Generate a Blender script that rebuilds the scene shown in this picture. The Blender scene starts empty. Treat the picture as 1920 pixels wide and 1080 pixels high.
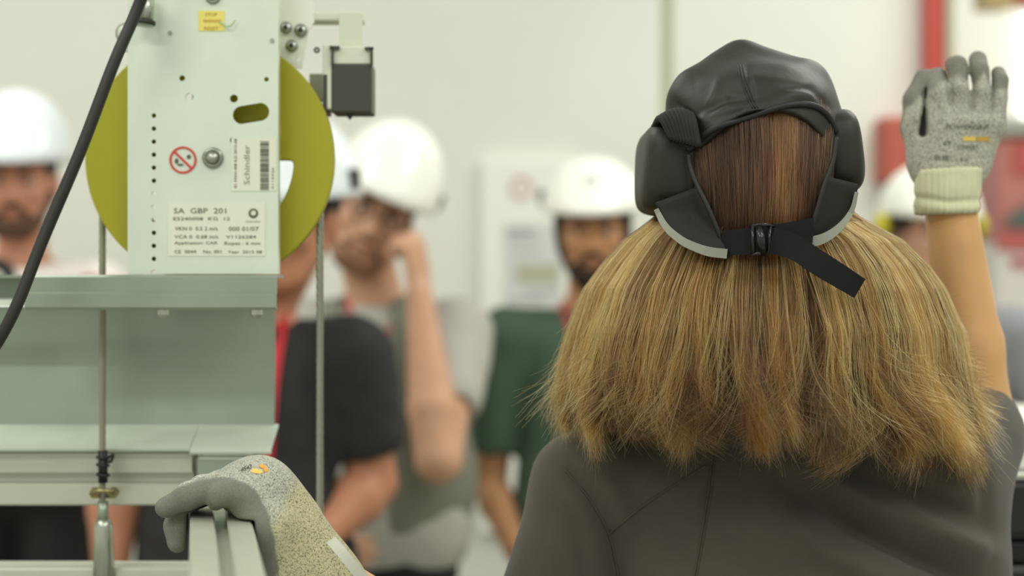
import bpy, bmesh, math, random
import numpy as np
from mathutils import Vector, Matrix
from mathutils.bvhtree import BVHTree

scene = bpy.context.scene
C = scene.collection
R = math.radians
random.seed(7)
rng = np.random.default_rng(7)

# ------------------------------------------------------------------ camera
FPX = 3200.0                       # focal length in pixels of the 1920 px frame
ZC = 1.45                          # lens height
cam_d = bpy.data.cameras.new('camera')
cam_d.sensor_width = 36.0
cam_d.lens = FPX / 1920 * 36
cam_d.clip_start = 0.05
cam_d.dof.use_dof = True
cam_d.dof.focus_distance = 1.50
cam_d.dof.aperture_fstop = 2.9
cam = bpy.data.objects.new('camera', cam_d)
cam.location = (0, 0, ZC)
cam.rotation_euler = (R(90), 0, 0)
C.objects.link(cam)
scene.camera = cam

# ------------------------------------------------------------------ world and lamps
w = bpy.data.worlds.new('hall_light')
scene.world = w
w.use_nodes = True
w.node_tree.nodes['Background'].inputs[0].default_value = (0.98, 1.0, 0.91, 1)
w.node_tree.nodes['Background'].inputs[1].default_value = 0.56

def area(name, loc, sx, sy, power, col, rot=(0, 0, 0)):
    l = bpy.data.lights.new(name, 'AREA')
    l.shape = 'RECTANGLE'; l.size = sx; l.size_y = sy
    l.energy = power; l.color = col
    o = bpy.data.objects.new(name, l)
    o.location = loc; o.rotation_euler = rot
    C.objects.link(o)
    return o
LAMP = (1.0, 1.0, 0.92)
for (lx, ly, pw) in ((-1.3, -1.1, 34), (1.3, -1.1, 30), (2.9, 6.4, 26), (-1.7, 0.6, 20), (1.7, 0.6, 20), (-1.7, 2.9, 20), (1.7, 2.9, 26), (-1.7, 4.2, 5), (1.7, 4.2, 18)):  # unseen row behind the lens and bay lamp, added to brighten plate and bay
    area('ceiling_or_fill_lamp', (lx, ly, 3.3), 1.5, 0.5, pw, LAMP)

vs = scene.view_settings
vs.view_transform = 'Standard'
vs.look = 'None'
vs.exposure = 0.22
vs.gamma = 1.0
vs.use_curve_mapping = False

# ------------------------------------------------------------------ helpers
def P(px, py, Y):
    """world point seen at that place of the frame at depth Y"""
    return np.array([(px - 960) / FPX * Y, Y, ZC - (py - 540) / FPX * Y])
def S(px, Y):
    return px * Y / FPX
def lin(c):
    out = []
    for v in c[:3]:
        v = v / 255
        out.append(v / 12.92 if v <= .04045 else ((v + .055) / 1.055) ** 2.4)
    return (out[0], out[1], out[2], 1)

MATS = {}
def mat(name, col, rough=.6, metal=0., var=0., vscale=20., bump=0., bscale=200., col2=None, stretch=None, spec=.5, sheen=0., coat=0.):
    if name in MATS:
        return MATS[name]
    m = bpy.data.materials.new(name)
    m.use_nodes = True
    nt = m.node_tree
    b = nt.nodes['Principled BSDF']
    b.inputs['Base Color'].default_value = lin(col)
    b.inputs['Roughness'].default_value = rough
    b.inputs['Metallic'].default_value = metal
    b.inputs['Specular IOR Level'].default_value = spec
    if sheen:
        b.inputs['Sheen Weight'].default_value = sheen
    if coat:
        b.inputs['Coat Weight'].default_value = coat
        b.inputs['Coat Roughness'].default_value = .15
    tc = nt.nodes.new('ShaderNodeTexCoord')
    src = tc.outputs['Object']
    if stretch:
        mp = nt.nodes.new('ShaderNodeMapping')
        mp.inputs['Scale'].default_value = stretch
        nt.links.new(src, mp.inputs['Vector'])
        src = mp.outputs['Vector']
    if var or col2:
        n = nt.nodes.new('ShaderNodeTexNoise')
        n.inputs['Scale'].default_value = vscale
        n.inputs['Detail'].default_value = 4
        nt.links.new(src, n.inputs['Vector'])
        mr = nt.nodes.new('ShaderNodeMapRange')
        mr.inputs['From Min'].default_value = .3
        mr.inputs['From Max'].default_value = .7
        nt.links.new(n.outputs['Fac'], mr.inputs['Value'])
        mx = nt.nodes.new('ShaderNodeMix')
        mx.data_type = 'RGBA'
        c1 = lin(col)
        if col2:
            c2 = lin(col2)
        else:
            c2 = tuple(max(0, v * (1 + var)) for v in c1[:3]) + (1,)
            c1 = tuple(max(0, v * (1 - var)) for v in c1[:3]) + (1,)
        mx.inputs['A'].default_value = c1
        mx.inputs['B'].default_value = c2
        nt.links.new(mr.outputs['Result'], mx.inputs['Factor'])
        nt.links.new(mx.outputs['Result'], b.inputs['Base Color'])
    if bump:
        n2 = nt.nodes.new('ShaderNodeTexNoise')
        n2.inputs['Scale'].default_value = bscale
        n2.inputs['Detail'].default_value = 3
        nt.links.new(src, n2.inputs['Vector'])
        bp = nt.nodes.new('ShaderNodeBump')
        bp.inputs['Strength'].default_value = bump
        bp.inputs['Distance'].default_value = .002
        nt.links.new(n2.outputs['Fac'], bp.inputs['Height'])
        nt.links.new(bp.outputs['Normal'], b.inputs['Normal'])
    MATS[name] = m
    return m

def thing(name, label, cat, loc=(0, 0, 0), group=None):
    o = bpy.data.objects.new(name, None)
    o.empty_display_size = .05
    o.location = loc
    C.objects.link(o)
    o['label'] = label; o['category'] = cat
    if group: o['group'] = group
    return o
def origin(o):
    v = Vector((0, 0, 0))
    while o is not None:
        v = v + o.location
        o = o.parent
    return v
def obj(name, verts, faces, m, parent=None, smooth=False, loc=None, label=None, cat=None, kind=None, group=None):
    """link a mesh given in world coordinates as one object; loc is its own origin when it has no parent"""
    v = np.asarray(verts, dtype=np.float64).reshape(-1, 3)
    org = origin(parent) if parent is not None else Vector(loc if loc is not None else (0, 0, 0))
    v = v - np.array(org)
    me = bpy.data.meshes.new(name)
    if isinstance(faces, np.ndarray):
        n, k = faces.shape
        me.vertices.add(len(v)); me.vertices.foreach_set('co', v.astype(np.float32).ravel())
        me.loops.add(n * k); me.loops.foreach_set('vertex_index', faces.astype(np.int32).ravel())
        me.polygons.add(n)
        me.polygons.foreach_set('loop_start', np.arange(0, n * k, k, dtype=np.int32))
        me.update(calc_edges=True)
    else:
        me.from_pydata([tuple(p) for p in v], [], faces)
        me.update()
    if smooth:
        me.polygons.foreach_set('use_smooth', [True] * len(me.polygons))
    if m is not None:
        me.materials.append(m)
    o = bpy.data.objects.new(name, me)
    C.objects.link(o)
    if parent is not None:
        o.parent = parent
    else:
        o.location = org
    if label: o['label'] = label
    if cat: o['category'] = cat
    if kind: o['kind'] = kind
    if group: o['group'] = group
    return o

class MB:
    """collects simple shapes into one mesh"""
    def __init__(s):
        s.v = []; s.f = []; s.n = 0
    def add(s, v, f):
        v = np.asarray(v, float).reshape(-1, 3)
        s.v.append(v)
        s.f += [tuple(i + s.n for i in q) for q in f]
        s.n += len(v)
        return s
    def box(s, lo, hi, bev=0., M=None):
        bm = bmesh.new()
        bmesh.ops.create_cube(bm, size=1)
        lo = np.array(lo, float); hi = np.array(hi, float)
        for v in bm.verts:
            v.co = Vector((lo + hi) / 2 + np.array(v.co) * (hi - lo))
        if bev:
            bmesh.ops.bevel(bm, geom=bm.edges[:] , offset=bev, segments=2, affect='EDGES', profile=.5)
        if M is not None:
            bm.transform(M)
        bm.verts.index_update()
        s.add([v.co[:] for v in bm.verts], [[v.index for v in f.verts] for f in bm.faces])
        bm.free()
        return s
    def tube(s, pts, r, seg=10, cap=True, flat=None):
        pts = [np.array(p, float) for p in pts]
        n = len(pts)
        rr = [r] * n if np.isscalar(r) else list(r)
        vs_ = []; fs = []
        up = None
        for i in range(n):
            d = pts[min(i + 1, n - 1)] - pts[max(i - 1, 0)]
            d = d / (np.linalg.norm(d) + 1e-12)
            if up is None:
                up = np.array([0, 0, 1.]) if abs(d[2]) < .9 else np.array([0, 1., 0])
            a = np.cross(d, up); a /= np.linalg.norm(a) + 1e-12
            b = np.cross(a, d); up = b
            for k in range(seg):
                t = 2 * math.pi * k / seg
                vs_.append(pts[i] + rr[i] * (math.cos(t) * a + math.sin(t) * b))
        for i in range(n - 1):
            for k in range(seg):
                k2 = (k + 1) % seg
                fs.append((i * seg + k, i * seg + k2, (i + 1) * seg + k2, (i + 1) * seg + k))
        if cap:
            fs.append(tuple(range(seg))[::-1]); fs.append(tuple((n - 1) * seg + k for k in range(seg)))
        return s.add(vs_, fs)
    def cyl(s, c, axis, r, h, seg=24, r2=None):
        c = np.array(c, float); a = np.array(axis, float); a /= np.linalg.norm(a)
        return s.tube([c - a * h / 2, c + a * h / 2], [r, r if r2 is None else r2], seg)
    def torus(s, c, axis, Rr, r, seg=32, ring=10, a0=0, a1=2 * math.pi):
        c = np.array(c, float); ax = Vector(axis).normalized()
        u = np.array(ax.orthogonal().normalized()); v = np.cross(np.array(ax), u)
        full = abs(a1 - a0 - 2 * math.pi) < 1e-6
        pts = [c + Rr * (math.cos(t) * u + math.sin(t) * v) for t in np.linspace(a0, a1, seg + 1)]
        return s.tube(pts, r, ring, cap=not full)
    def strip(s, pts, wid, nrm, th):
        """flat band along pts with width vectors and thickness along nrm"""
        vs_ = []; fs = []
        n = len(pts)
        for i in range(n):
            p = np.array(pts[i], float)
            wv = np.array(wid[i] if isinstance(wid, list) else wid, float); nv = np.array(nrm[i] if isinstance(nrm, list) else nrm, float)
            vs_ += [p - wv / 2 - nv * th / 2, p + wv / 2 - nv * th / 2, p + wv / 2 + nv * th / 2, p - wv / 2 + nv * th / 2]
        for i in range(n - 1):
            for k in range(4):
                fs.append((i * 4 + k, i * 4 + (k + 1) % 4, (i + 1) * 4 + (k + 1) % 4, (i + 1) * 4 + k))
        fs.append((3, 2, 1, 0)); e = (n - 1) * 4
        fs.append((e, e + 1, e + 2, e + 3))
        return s.add(vs_, fs)
    def build(s, name, m, parent=None, smooth=False, **kw):
        return obj(name, np.concatenate(s.v), s.f, m, parent, smooth, **kw)

def bezier(pts, n=40):
    """Catmull-Rom through the points"""
    p = [np.array(q, float) for q in pts]
    p = [2 * p[0] - p[1]] + p + [2 * p[-1] - p[-2]]
    out = []
    m = len(p) - 3
    for i in range(n + 1):
        t = i / n * m
        k = min(int(t), m - 1); t -= k
        a, b, c, d = p[k], p[k + 1], p[k + 2], p[k + 3]
        out.append(.5 * ((2 * b) + (-a + c) * t + (2 * a - 5 * b + 4 * c - d) * t * t + (-a + 3 * b - 3 * c + d) * t ** 3))
    return out

def shape2d(loops, depth, bevel=0.):
    """verts, faces of a flat plate (x, z) outline with holes, extruded along y by depth (centred)"""
    cu = bpy.data.curves.new('tmp', 'CURVE')
    cu.dimensions = '2D'; cu.fill_mode = 'BOTH'
    cu.extrude = depth / 2
    cu.bevel_depth = bevel
    for lp in loops:
        sp = cu.splines.new('POLY')
        sp.points.add(len(lp) - 1)
        for q, (x, y) in zip(sp.points, lp):
            q.co = (x, y, 0, 1)
        sp.use_cyclic_u = True
    o = bpy.data.objects.new('tmp', cu)
    C.objects.link(o)
    dg = bpy.context.evaluated_depsgraph_get()
    me = bpy.data.meshes.new_from_object(o.evaluated_get(dg))
    v = np.array([q.co[:] for q in me.vertices]); f = [tuple(q.vertices) for q in me.polygons]
    bpy.data.objects.remove(o); bpy.data.curves.remove(cu); bpy.data.meshes.remove(me)
    return np.stack([v[:, 0], -v[:, 2], v[:, 1]], 1), f
def text2d(txt, size, depth=.0004, align='LEFT', squeeze=1.):
    cu = bpy.data.curves.new('tmp', 'FONT')
    cu.body = txt; cu.size = size; cu.extrude = depth / 2; cu.align_x = align
    cu.resolution_u = 2
    o = bpy.data.objects.new('tmp', cu)
    C.objects.link(o)
    dg = bpy.context.evaluated_depsgraph_get()
    me = bpy.data.meshes.new_from_object(o.evaluated_get(dg))
    v = np.array([q.co[:] for q in me.vertices]).reshape(-1, 3); f = [tuple(q.vertices) for q in me.polygons]
    bpy.data.objects.remove(o); bpy.data.curves.remove(cu); bpy.data.meshes.remove(me)
    return np.stack([v[:, 0] * squeeze, -v[:, 2], v[:, 1]], 1), f
def circ(cx, cy, r, n=24, r2=None):
    return [(cx + r * math.cos(2 * math.pi * i / n), cy + (r2 or r) * math.sin(2 * math.pi * i / n)) for i in range(n)]

# ------------------------------------------------------------------ implicit surfaces for bodies, cloth, gloves
class Field:
    BIG = .3
    def __init__(s, lo, hi, h):
        s.lo = np.array(lo, np.float32); s.h = h
        s.n = np.ceil((np.array(hi) - np.array(lo)) / h).astype(int) + 1
        s.f = np.full(s.n, s.BIG, np.float32)
    def blk(s, lo, hi):
        a = np.clip(np.floor((np.array(lo) - s.lo) / s.h).astype(int), 0, s.n)
        b = np.clip(np.ceil((np.array(hi) - s.lo) / s.h).astype(int) + 1, 0, s.n)
        if np.any(b <= a): return None, None
        sl = tuple(slice(i, j) for i, j in zip(a, b))
        g = [(s.lo[k] + s.h * np.arange(a[k], b[k])).astype(np.float32).reshape([-1 if q == k else 1 for q in range(3)]) for k in range(3)]
        return sl, g
    def put(s, sl, d, k, op):
        f = s.f[sl]
        if op == 'add':
            hh = np.clip(.5 + .5 * (d - f) / k, 0, 1)
            s.f[sl] = d * (1 - hh) + f * hh - k * hh * (1 - hh)
        elif op == 'sub':
            d = -d
            hh = np.clip(.5 - .5 * (d - f) / k, 0, 1)
            s.f[sl] = d * (1 - hh) + f * hh + k * hh * (1 - hh)
    def cap(s, a, b, r1, r2=None, k=.01, op='add', sq=None):
        """tapered capsule; sq squashes along a unit direction: (dir, factor)"""
        r2 = r1 if r2 is None else r2
        a = np.array(a, np.float32); b = np.array(b, np.float32)
        pad = max(r1, r2) + k + 3 * s.h
        if sq: pad = pad * max(1, 1 / sq[1])
        sl, g = s.blk(np.minimum(a, b) - pad, np.maximum(a, b) + pad)
        if sl is None: return s
        ba = b - a; L2 = float(ba @ ba) + 1e-12
        p = [g[i] - a[i] for i in range(3)]
        t = np.clip((p[0] * ba[0] + p[1] * ba[1] + p[2] * ba[2]) / L2, 0, 1)
        q = [p[i] - t * ba[i] for i in range(3)]
        if sq:
            dv = np.array(sq[0], np.float32); dv = dv / np.linalg.norm(dv)
            dd = q[0] * dv[0] + q[1] * dv[1] + q[2] * dv[2]
            e = 1 / sq[1] - 1
            q = [q[i] + e * dd * dv[i] for i in range(3)]
        d = np.sqrt(q[0] ** 2 + q[1] ** 2 + q[2] ** 2) - (r1 + (r2 - r1) * t)
        if sq: d = d * min(1, sq[1])
        s.put(sl, d.astype(np.float32), k, op)
        return s
    def ell(s, c, r, k=.01, op='add', M=None, pw=2.):
        c = np.array(c, np.float32); r = np.array(r, np.float32)
        pad = float(r.max()) + k + 3 * s.h
        sl, g = s.blk(c - pad, c + pad)
        if sl is None: return s
        p = [g[i] - c[i] for i in range(3)]
        if M is not None:
            M = np.array(M, np.float32)
            p = [p[0] * M[0][j] + p[1] * M[1][j] + p[2] * M[2][j] for j in range(3)]
        if pw == 2.:
            k0 = np.sqrt((p[0] / r[0]) ** 2 + (p[1] / r[1]) ** 2 + (p[2] / r[2]) ** 2)
            k1 = np.sqrt((p[0] / r[0] ** 2) ** 2 + (p[1] / r[1] ** 2) ** 2 + (p[2] / r[2] ** 2) ** 2) + 1e-6
            d = k0 * (k0 - 1) / k1
        else:
            k0 = ((np.abs(p[0]) / r[0]) ** pw + (np.abs(p[1]) / r[1]) ** pw + (np.abs(p[2]) / r[2]) ** pw) ** (1 / pw)
            d = (k0 - 1) * float(r.min())
        s.put(sl, d.astype(np.float32), k, op)
        return s
    def half(s, c, n, k=.005, op='sub'):
        """remove (or add) everything on the side the normal points to"""
        g = s.blk(s.lo, s.lo + s.h * s.n)[1]
        n = np.array(n, np.float32); n = n / np.linalg.norm(n)
        d = -((g[0] - c[0]) * n[0] + (g[1] - c[1]) * n[1] + (g[2] - c[2]) * n[2])
        s.put((slice(None),) * 3, d.astype(np.float32), k, op)
        return s
    def fn(s, func, k=.005, op='sub'):
        g = s.blk(s.lo, s.lo + s.h * s.n)[1]
        d = func(*g) + np.zeros(s.n, np.float32)
        s.put((slice(None),) * 3, d.astype(np.float32), k, op)
        return s
    def offset(s, func):
        g = s.blk(s.lo, s.lo + s.h * s.n)[1]
        s.f = s.f + (func(*g)).astype(np.float32)
        return s
    def mesh(s):
        f = s.f.copy()
        for ax in range(3):                      # keep it closed at the grid border
            sl = [slice(None)] * 3
            sl[ax] = 0; f[tuple(sl)] = np.maximum(f[tuple(sl)], 1e-4)
            sl[ax] = -1; f[tuple(sl)] = np.maximum(f[tuple(sl)], 1e-4)
        sg = f < 0
        nx, ny, nz = [k - 1 for k in f.shape]
        cnt = np.zeros((nx, ny, nz), np.int8)
        for i in (0, 1):
            for j in (0, 1):
                for k in (0, 1):
                    cnt += sg[i:nx + i, j:ny + j, k:nz + k]
        act = (cnt > 0) & (cnt < 8)
        ii, jj, kk = np.nonzero(act)
        idx = np.full((nx, ny, nz), -1, np.int32)
        idx[ii, jj, kk] = np.arange(len(ii))
        acc = np.zeros((len(ii), 3), np.float32); num = np.zeros(len(ii), np.float32)
        cs = [(i, j, k) for i in (0, 1) for j in (0, 1) for k in (0, 1)]
        vals = {c: f[ii + c[0], jj + c[1], kk + c[2]] for c in cs}
        for c in cs:
            for ax in range(3):
                if c[ax] == 0:
                    c2 = list(c); c2[ax] = 1; c2 = tuple(c2)
                    a, b = vals[c], vals[c2]
                    x = (a < 0) != (b < 0)
                    t = np.where(x, a / np.where(x, a - b, 1), 0)
                    pt = np.tile(np.array(c, np.float32), (len(ii), 1)); pt[:, ax] = t
                    acc += pt * x[:, None]; num += x
        v = (np.stack([ii, jj, kk], 1) + acc / np.maximum(num, 1)[:, None]) * s.h + s.lo
        faces = []
        for ax in range(3):
            b, c = (ax + 1) % 3, (ax + 2) % 3
            sl1 = [slice(None)] * 3; sl2 = [slice(None)] * 3
            sl1[ax] = slice(0, -1); sl2[ax] = slice(1, None)
            s1, s2 = sg[tuple(sl1)], sg[tuple(sl2)]
            e = np.argwhere(s1 != s2)
            ok = (e[:, b] > 0) & (e[:, c] > 0) & (e[:, b] < f.shape[b] - 1) & (e[:, c] < f.shape[c] - 1)
            e = e[ok]
            inside = s1[e[:, 0], e[:, 1], e[:, 2]]
            def cell(db, dc):
                q = e.copy(); q[:, b] -= db; q[:, c] -= dc
                return idx[q[:, 0], q[:, 1], q[:, 2]]
            q = np.stack([cell(1, 1), cell(0, 1), cell(0, 0), cell(1, 0)], 1)
            q[~inside] = q[~inside][:, ::-1]
            faces.append(q)
        faces = np.concatenate(faces)
        faces = faces[(faces >= 0).all(1)]
        return v, faces
    def build(s, name, m, parent=None, relax=1, post=None, **kw):
        v, f = s.mesh()
        for _ in range(relax):
            v = relax_mesh(v, f)
        if post is not None:
            v = post(v, f)
        return obj(name, v, f, m, parent, True, **kw)
def relax_mesh(v, f, lam=.5):
    a = np.zeros_like(v); c = np.zeros(len(v))
    for i in range(4):
        np.add.at(a, f[:, i], v[f[:, (i + 1) % 4]]); np.add.at(c, f[:, i], 1)
        np.add.at(a, f[:, i], v[f[:, (i - 1) % 4]]); np.add.at(c, f[:, i], 1)
    return v + lam * (a / np.maximum(c, 1)[:, None] - v)
def vnormals(v, f):
    n = np.cross(v[f[:, 2]] - v[f[:, 0]], v[f[:, 3]] - v[f[:, 1]])
    a = np.zeros_like(v)
    for i in range(4): np.add.at(a, f[:, i], n)
    return a / (np.linalg.norm(a, axis=1)[:, None] + 1e-12)
def wob(v, sc, seed=0):
    """cheap smooth noise in -1..1"""
    r = np.random.default_rng(seed)
    out = np.zeros(len(v))
    for _ in range(6):
        d = r.normal(size=3); d /= np.linalg.norm(d)
        out += np.sin((v @ d) * sc * r.uniform(.6, 1.7) + r.uniform(0, 6.3))
    return out / 3.2
def point_attr(o, name, vals):
    a = o.data.attributes.new(name, 'FLOAT', 'POINT')
    a.data.foreach_set('value', np.asarray(vals, np.float32))
def tree(*objs):
    bm = bmesh.new()
    for o in objs:
        me = o.data.copy(); me.transform(Matrix.Translation(origin(o)))
        bm.from_mesh(me); bpy.data.meshes.remove(me)
    t = BVHTree.FromBMesh(bm)
    bm.free()
    return t
def onto(t, px, py, lift=0.):
    """the first point of a surface seen at that place of the photograph, lifted towards the lens"""
    d = Vector(P(px, py, 1.) - np.array([0, 0, ZC])).normalized()
    hit = t.ray_cast(Vector((0, 0, ZC)), d)
    if hit[0] is None: return None
    return np.array(hit[0]) + np.array(hit[1]) * lift
def norm(v):
    v = np.array(v, float)
    return v / (np.linalg.norm(v) + 1e-12)
# ------------------------------------------------------------------ the setting
M_wall = mat('cream_wall_panel', (227, 228, 218), .55, var=.02, vscale=3)
M_wallg = mat('panel_joint', (196, 198, 168), .7)
M_white = mat('white_paint', (236, 236, 226), .5)
M_floor = mat('grey_resin_floor', (150, 150, 142), .35, var=.06, vscale=6)
M_red = mat('signal_red', (178, 62, 52), .5)
M_black = mat('black_plastic', (18, 18, 17), .45)
M_greypost = mat('olive_grey_post', (166, 162, 138), .5)

MB().box((-3.6, -2.0, -.05), (4.6, 8.2, 0)).build('floor', M_floor, kind='structure', label='smooth grey resin floor of the hall')
YW = 5.2
# back wall, made of tall sandwich panels with recessed joints; it ends where the bay on the right opens
wb = MB().box((-3.6, YW + .02, 0), (1.252, YW + .10, 3.4)).build('wall_back', M_wallg, kind='structure', label='cream sandwich panel wall behind the group')
edges = [-3.6, -2.60, -1.64, -.95, .462, 1.252]
for a, b in zip(edges[:-1], edges[1:]):
    g0 = .026 if abs(a - .462) < .01 else .0015
    MB().box((a + g0, YW, 0), (b - (.010 if abs(b - .462) < .01 else .0015), YW + .03, 3.4), .003).build('panel', M_wall, wb)
# deep bay on the right
MB().box((1.252, 7.4, 0), (4.6, 7.5, 3.4)).build('wall_far', M_white, kind='structure', label='white far wall of the bay on the right')
MB().box((4.5, -2, 0), (4.6, 7.5, 3.4)).build('wall_right', M_white, kind='structure', label='white side wall of the hall')
MB().box((-3.7, -2, 0), (-3.6, 5.3, 3.4)).build('wall_left', M_white, kind='structure', label='white side wall on the left')
# red upright and grey post at the corner of the bay
px0, px1 = P(1730, 0, 5.15)[0], P(1763, 0, 5.15)[0]
MB().box((px0, 5.10, 0), (px1, 5.17, 3.4), .004).build('red_upright', M_red, label='red painted upright at the end of the panel wall', cat='post', loc=(px0, 5.1, 0))
MB().box((px1 + .004, 5.10, 0), (P(1783, 0, 5.15)[0], 5.19, 3.4), .004).build('corner_post', M_greypost, label='olive grey steel post beside the red upright', cat='post', loc=(px1, 5.1, 0))
# red cabinet on the wall
t = thing('fire_cabinet', 'red fire equipment cabinet on the wall left of the raised glove', 'cabinet', tuple(P(1690, 345, 5.15)))
a = P(1646, 222, 5.14); b = P(1724, 345, 5.14)
MB().box((a[0], 5.08, b[2]), (b[0], 5.197, a[2]), .006).build('body', mat('faded_red', (178, 88, 70), .55), t)
MB().box((a[0] + .012, 5.070, b[2] + .012), (b[0] - .012, 5.08, a[2] - .012), .003).build('door', mat('faded_red_door', (176, 84, 68), .5), t)
MB().cyl((b[0] - .03, 5.066, (a[2] + b[2]) / 2), (0, 1, 0), .010, .012).build('knob', M_black, t)

# notice board door panel behind the man in green
t = thing('notice_board', 'white notice board with pinned sheets behind the man in dark green', 'notice board', (P(985, 0, 5.17)[0], 5.17, .75))
a = P(902, 300, 5.18); b = P(1085, 1000, 5.18)
MB().box((a[0], 5.165, b[2]), (b[0], 5.198, a[2]), .006).build('board', mat('board_white', (240, 241, 232), .4), t)
M_paper = mat('notice_paper', (212, 214, 212), .7)
def sheet(x0, y0, x1, y1, m, name='sheet', Y=5.160):
    a = P(x0, y0, Y); b = P(x1, y1, Y)
    return MB().box((a[0], Y, b[2]), (b[0], Y + .003, a[2])).build(name, m, t)
sh = sheet(946, 418, 1052, 576, M_paper)
for (x0, y0, x1, y1) in ((952, 430, 1000, 436), (952, 446, 1010, 449), (960, 470, 1010, 473), (985, 545, 1050, 549), (952, 560, 1020, 563)):
    a = P(x0, y0, 5.157); b = P(x1, y1, 5.157)
    MB().box((a[0], 5.1575, b[2]), (b[0], 5.159, a[2])).build('print_line', mat('print_grey', (150, 152, 155), .8), sh)
a = P(968, 494, 5.157); b = P(1048, 530, 5.157)
MB().box((a[0], 5.157, b[2]), (b[0], 5.159, a[2])).build('print_picture', mat('print_olive', (182, 182, 158), .8), sh)
v, f = shape2d([circ(0, 0, .036), circ(0, 0, .022)], .002)
obj('round_mark', v + P(978, 352, 5.163), f, mat('print_pink', (206, 172, 164), .8), t)

# far bay: bright window, timber edge, red and white machine
MB().box((P(1916, 0, 7.38)[0], 7.36, 1.2), (P(1916, 0, 7.38)[0] + 1.2, 7.40, 2.62)).build('window_1', None, kind='structure', label='bright window of the bay at the right edge')
wm = bpy.data.materials.new('daylight_pane'); wm.use_nodes = True
wm.node_tree.nodes['Principled BSDF'].inputs['Emission Color'].default_value = (1, 1, 1, 1)
wm.node_tree.nodes['Principled BSDF'].inputs['Emission Strength'].default_value = 2.0
bpy.data.objects['window_1'].data.materials.clear(); bpy.data.objects['window_1'].data.materials.append(wm)
a = P(1832, 20, 6.0)
t = thing('timber_box', 'orange brown timber crate edge hanging at the upper right corner', 'crate', tuple(a))
MB().box((a[0], 5.9, a[2]), (a[0] + .10, 6.05, a[2] + .3), .004).build('end_board', mat('pale_timber', (196, 176, 120), .6, var=.1), t)
MB().box((a[0] + .10, 5.92, a[2] + .012), (a[0] + .8, 6.04, a[2] + .3), .004).build('side_board', mat('orange_timber', (186, 106, 62), .6, var=.12, vscale=8, stretch=(1, 8, 8)), t)
MB().box((a[0] + .25, 5.97, a[2] + .3), (a[0] + .27, 5.99, 3.4)).build('hanger', M_black, t)
# red and white machine
t = thing('red_machine', 'red and white machine with a dark arched window at the right edge', 'machine', (P(1950, 0, 6.2)[0], 6.2, 0))
x0 = P(1862, 0, 6.2)[0]; x1 = x0 + .75
zz = lambda y: P(0, y, 6.2)[2]
MB().box((x0 - .02, 6.12, 0), (x1, 6.7, zz(455)), .02).build('lower_body', mat('machine_white', (232, 226, 220), .45), t)
MB().box((x0, 6.14, zz(455)), (x1, 6.68, zz(258)), .02).build('upper_body', mat('machine_pink', (204, 130, 124), .5, var=.12, vscale=5), t)
MB().box((x0 + .05, 6.13, zz(330)), (x0 + .17, 6.16, zz(270)), .004).build('red_panel', mat('machine_red', (198, 92, 84), .5), t)
MB().box((x0 - .01, 6.10, zz(258)), (x1, 6.7, zz(225)), .01).build('top_cover', mat('machine_grey', (176, 180, 172), .5), t)
arc = [(x0 + .02 + .30 * (1 - math.cos(u)) , zz(425) + .11 * math.sin(u)) for u in np.linspace(0, math.pi, 20)]
v, f = shape2d([arc], .02); v[:, 1] += 6.12
obj('window_pane', v, f, mat('machine_glass', (96, 112, 104), .2), t)
MB().box((x0 - .01, 6.10, zz(470)), (x1, 6.12, zz(440)), .004).build('red_stripe', mat('stripe_red', (196, 96, 96), .5), t)
MB().box((x0 + .04, 6.10, zz(500)), (x1, 6.12, zz(484)), .004).build('red_stripe', mat('stripe_red', (196, 96, 96), .5), t)

# white bench and black case at the lower right
t = thing('white_drawer_unit', 'white drawer unit beside the jacket at the right edge', 'drawer unit', (P(1950, 0, 2.6)[0], 2.7, 0))
YB = 2.6
x0 = P(1845, 0, YB)[0]; x1 = x0 + .6
zt = P(0, 803, YB)[2]
MB().box((x0, YB, 0), (x1, YB + .5, zt - .02), .004).build('body', M_white, t)
MB().box((x0 - .01, YB - .02, zt - .02), (x1 + .01, YB + .51, zt), .004).build('worktop', M_white, t)
z = zt - .026
for k in range(6):
    d = MB().box((x0 + .01, YB - .014, z - .055), (x1 - .01, YB, z), .004).build('drawer', M_white, t)
    MB().box((x0 + .2, YB - .024, z - .034), (x0 + .36, YB - .014, z - .024), .002).build('handle', mat('drawer_pull', (170, 170, 160), .4), d)
    z -= .066
t = thing('black_equipment_case', 'black equipment case with rounded edges at the lower right corner', 'case', (P(1930, 0, 1.95)[0], 2.05, 0))
YC = 1.95
x0 = P(1846, 0, YC)[0]; zt = P(0, 893, YC)[2]
MB().box((x0, YC, zt - .075), (x0 + .5, YC + .10, zt), .012).build('lid', M_black, t)
MB().box((x0 + .004, YC + .004, zt - .10), (x0 + .5, YC + .096, zt - .076), .004).build('gasket', mat('black_rubber', (10, 10, 10), .7), t)
MB().box((x0, YC, zt - .16), (x0 + .5, YC + .10, zt - .10), .01).build('frame', M_black, t)
MB().box((x0, YC, .0), (x0 + .028, YC + .10, zt - .15), .006).build('leg', M_black, t)
MB().box((x0 + .47, YC, .0), (x0 + .5, YC + .10, zt - .15), .006).build('leg', M_black, t)
MB().box((x0 + .028, YC + .05, .25), (x0 + .47, YC + .07, zt - .16), .003).build('back_panel', mat('case_panel', (186, 190, 176), .5), t)
MB().box((x0 + .01, YC - .004, zt - .004), (x0 + .5, YC + .004, zt + .004), .002).build('edge_trim', mat('trim_alu', (178, 180, 168), .35, .6), t)
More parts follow.
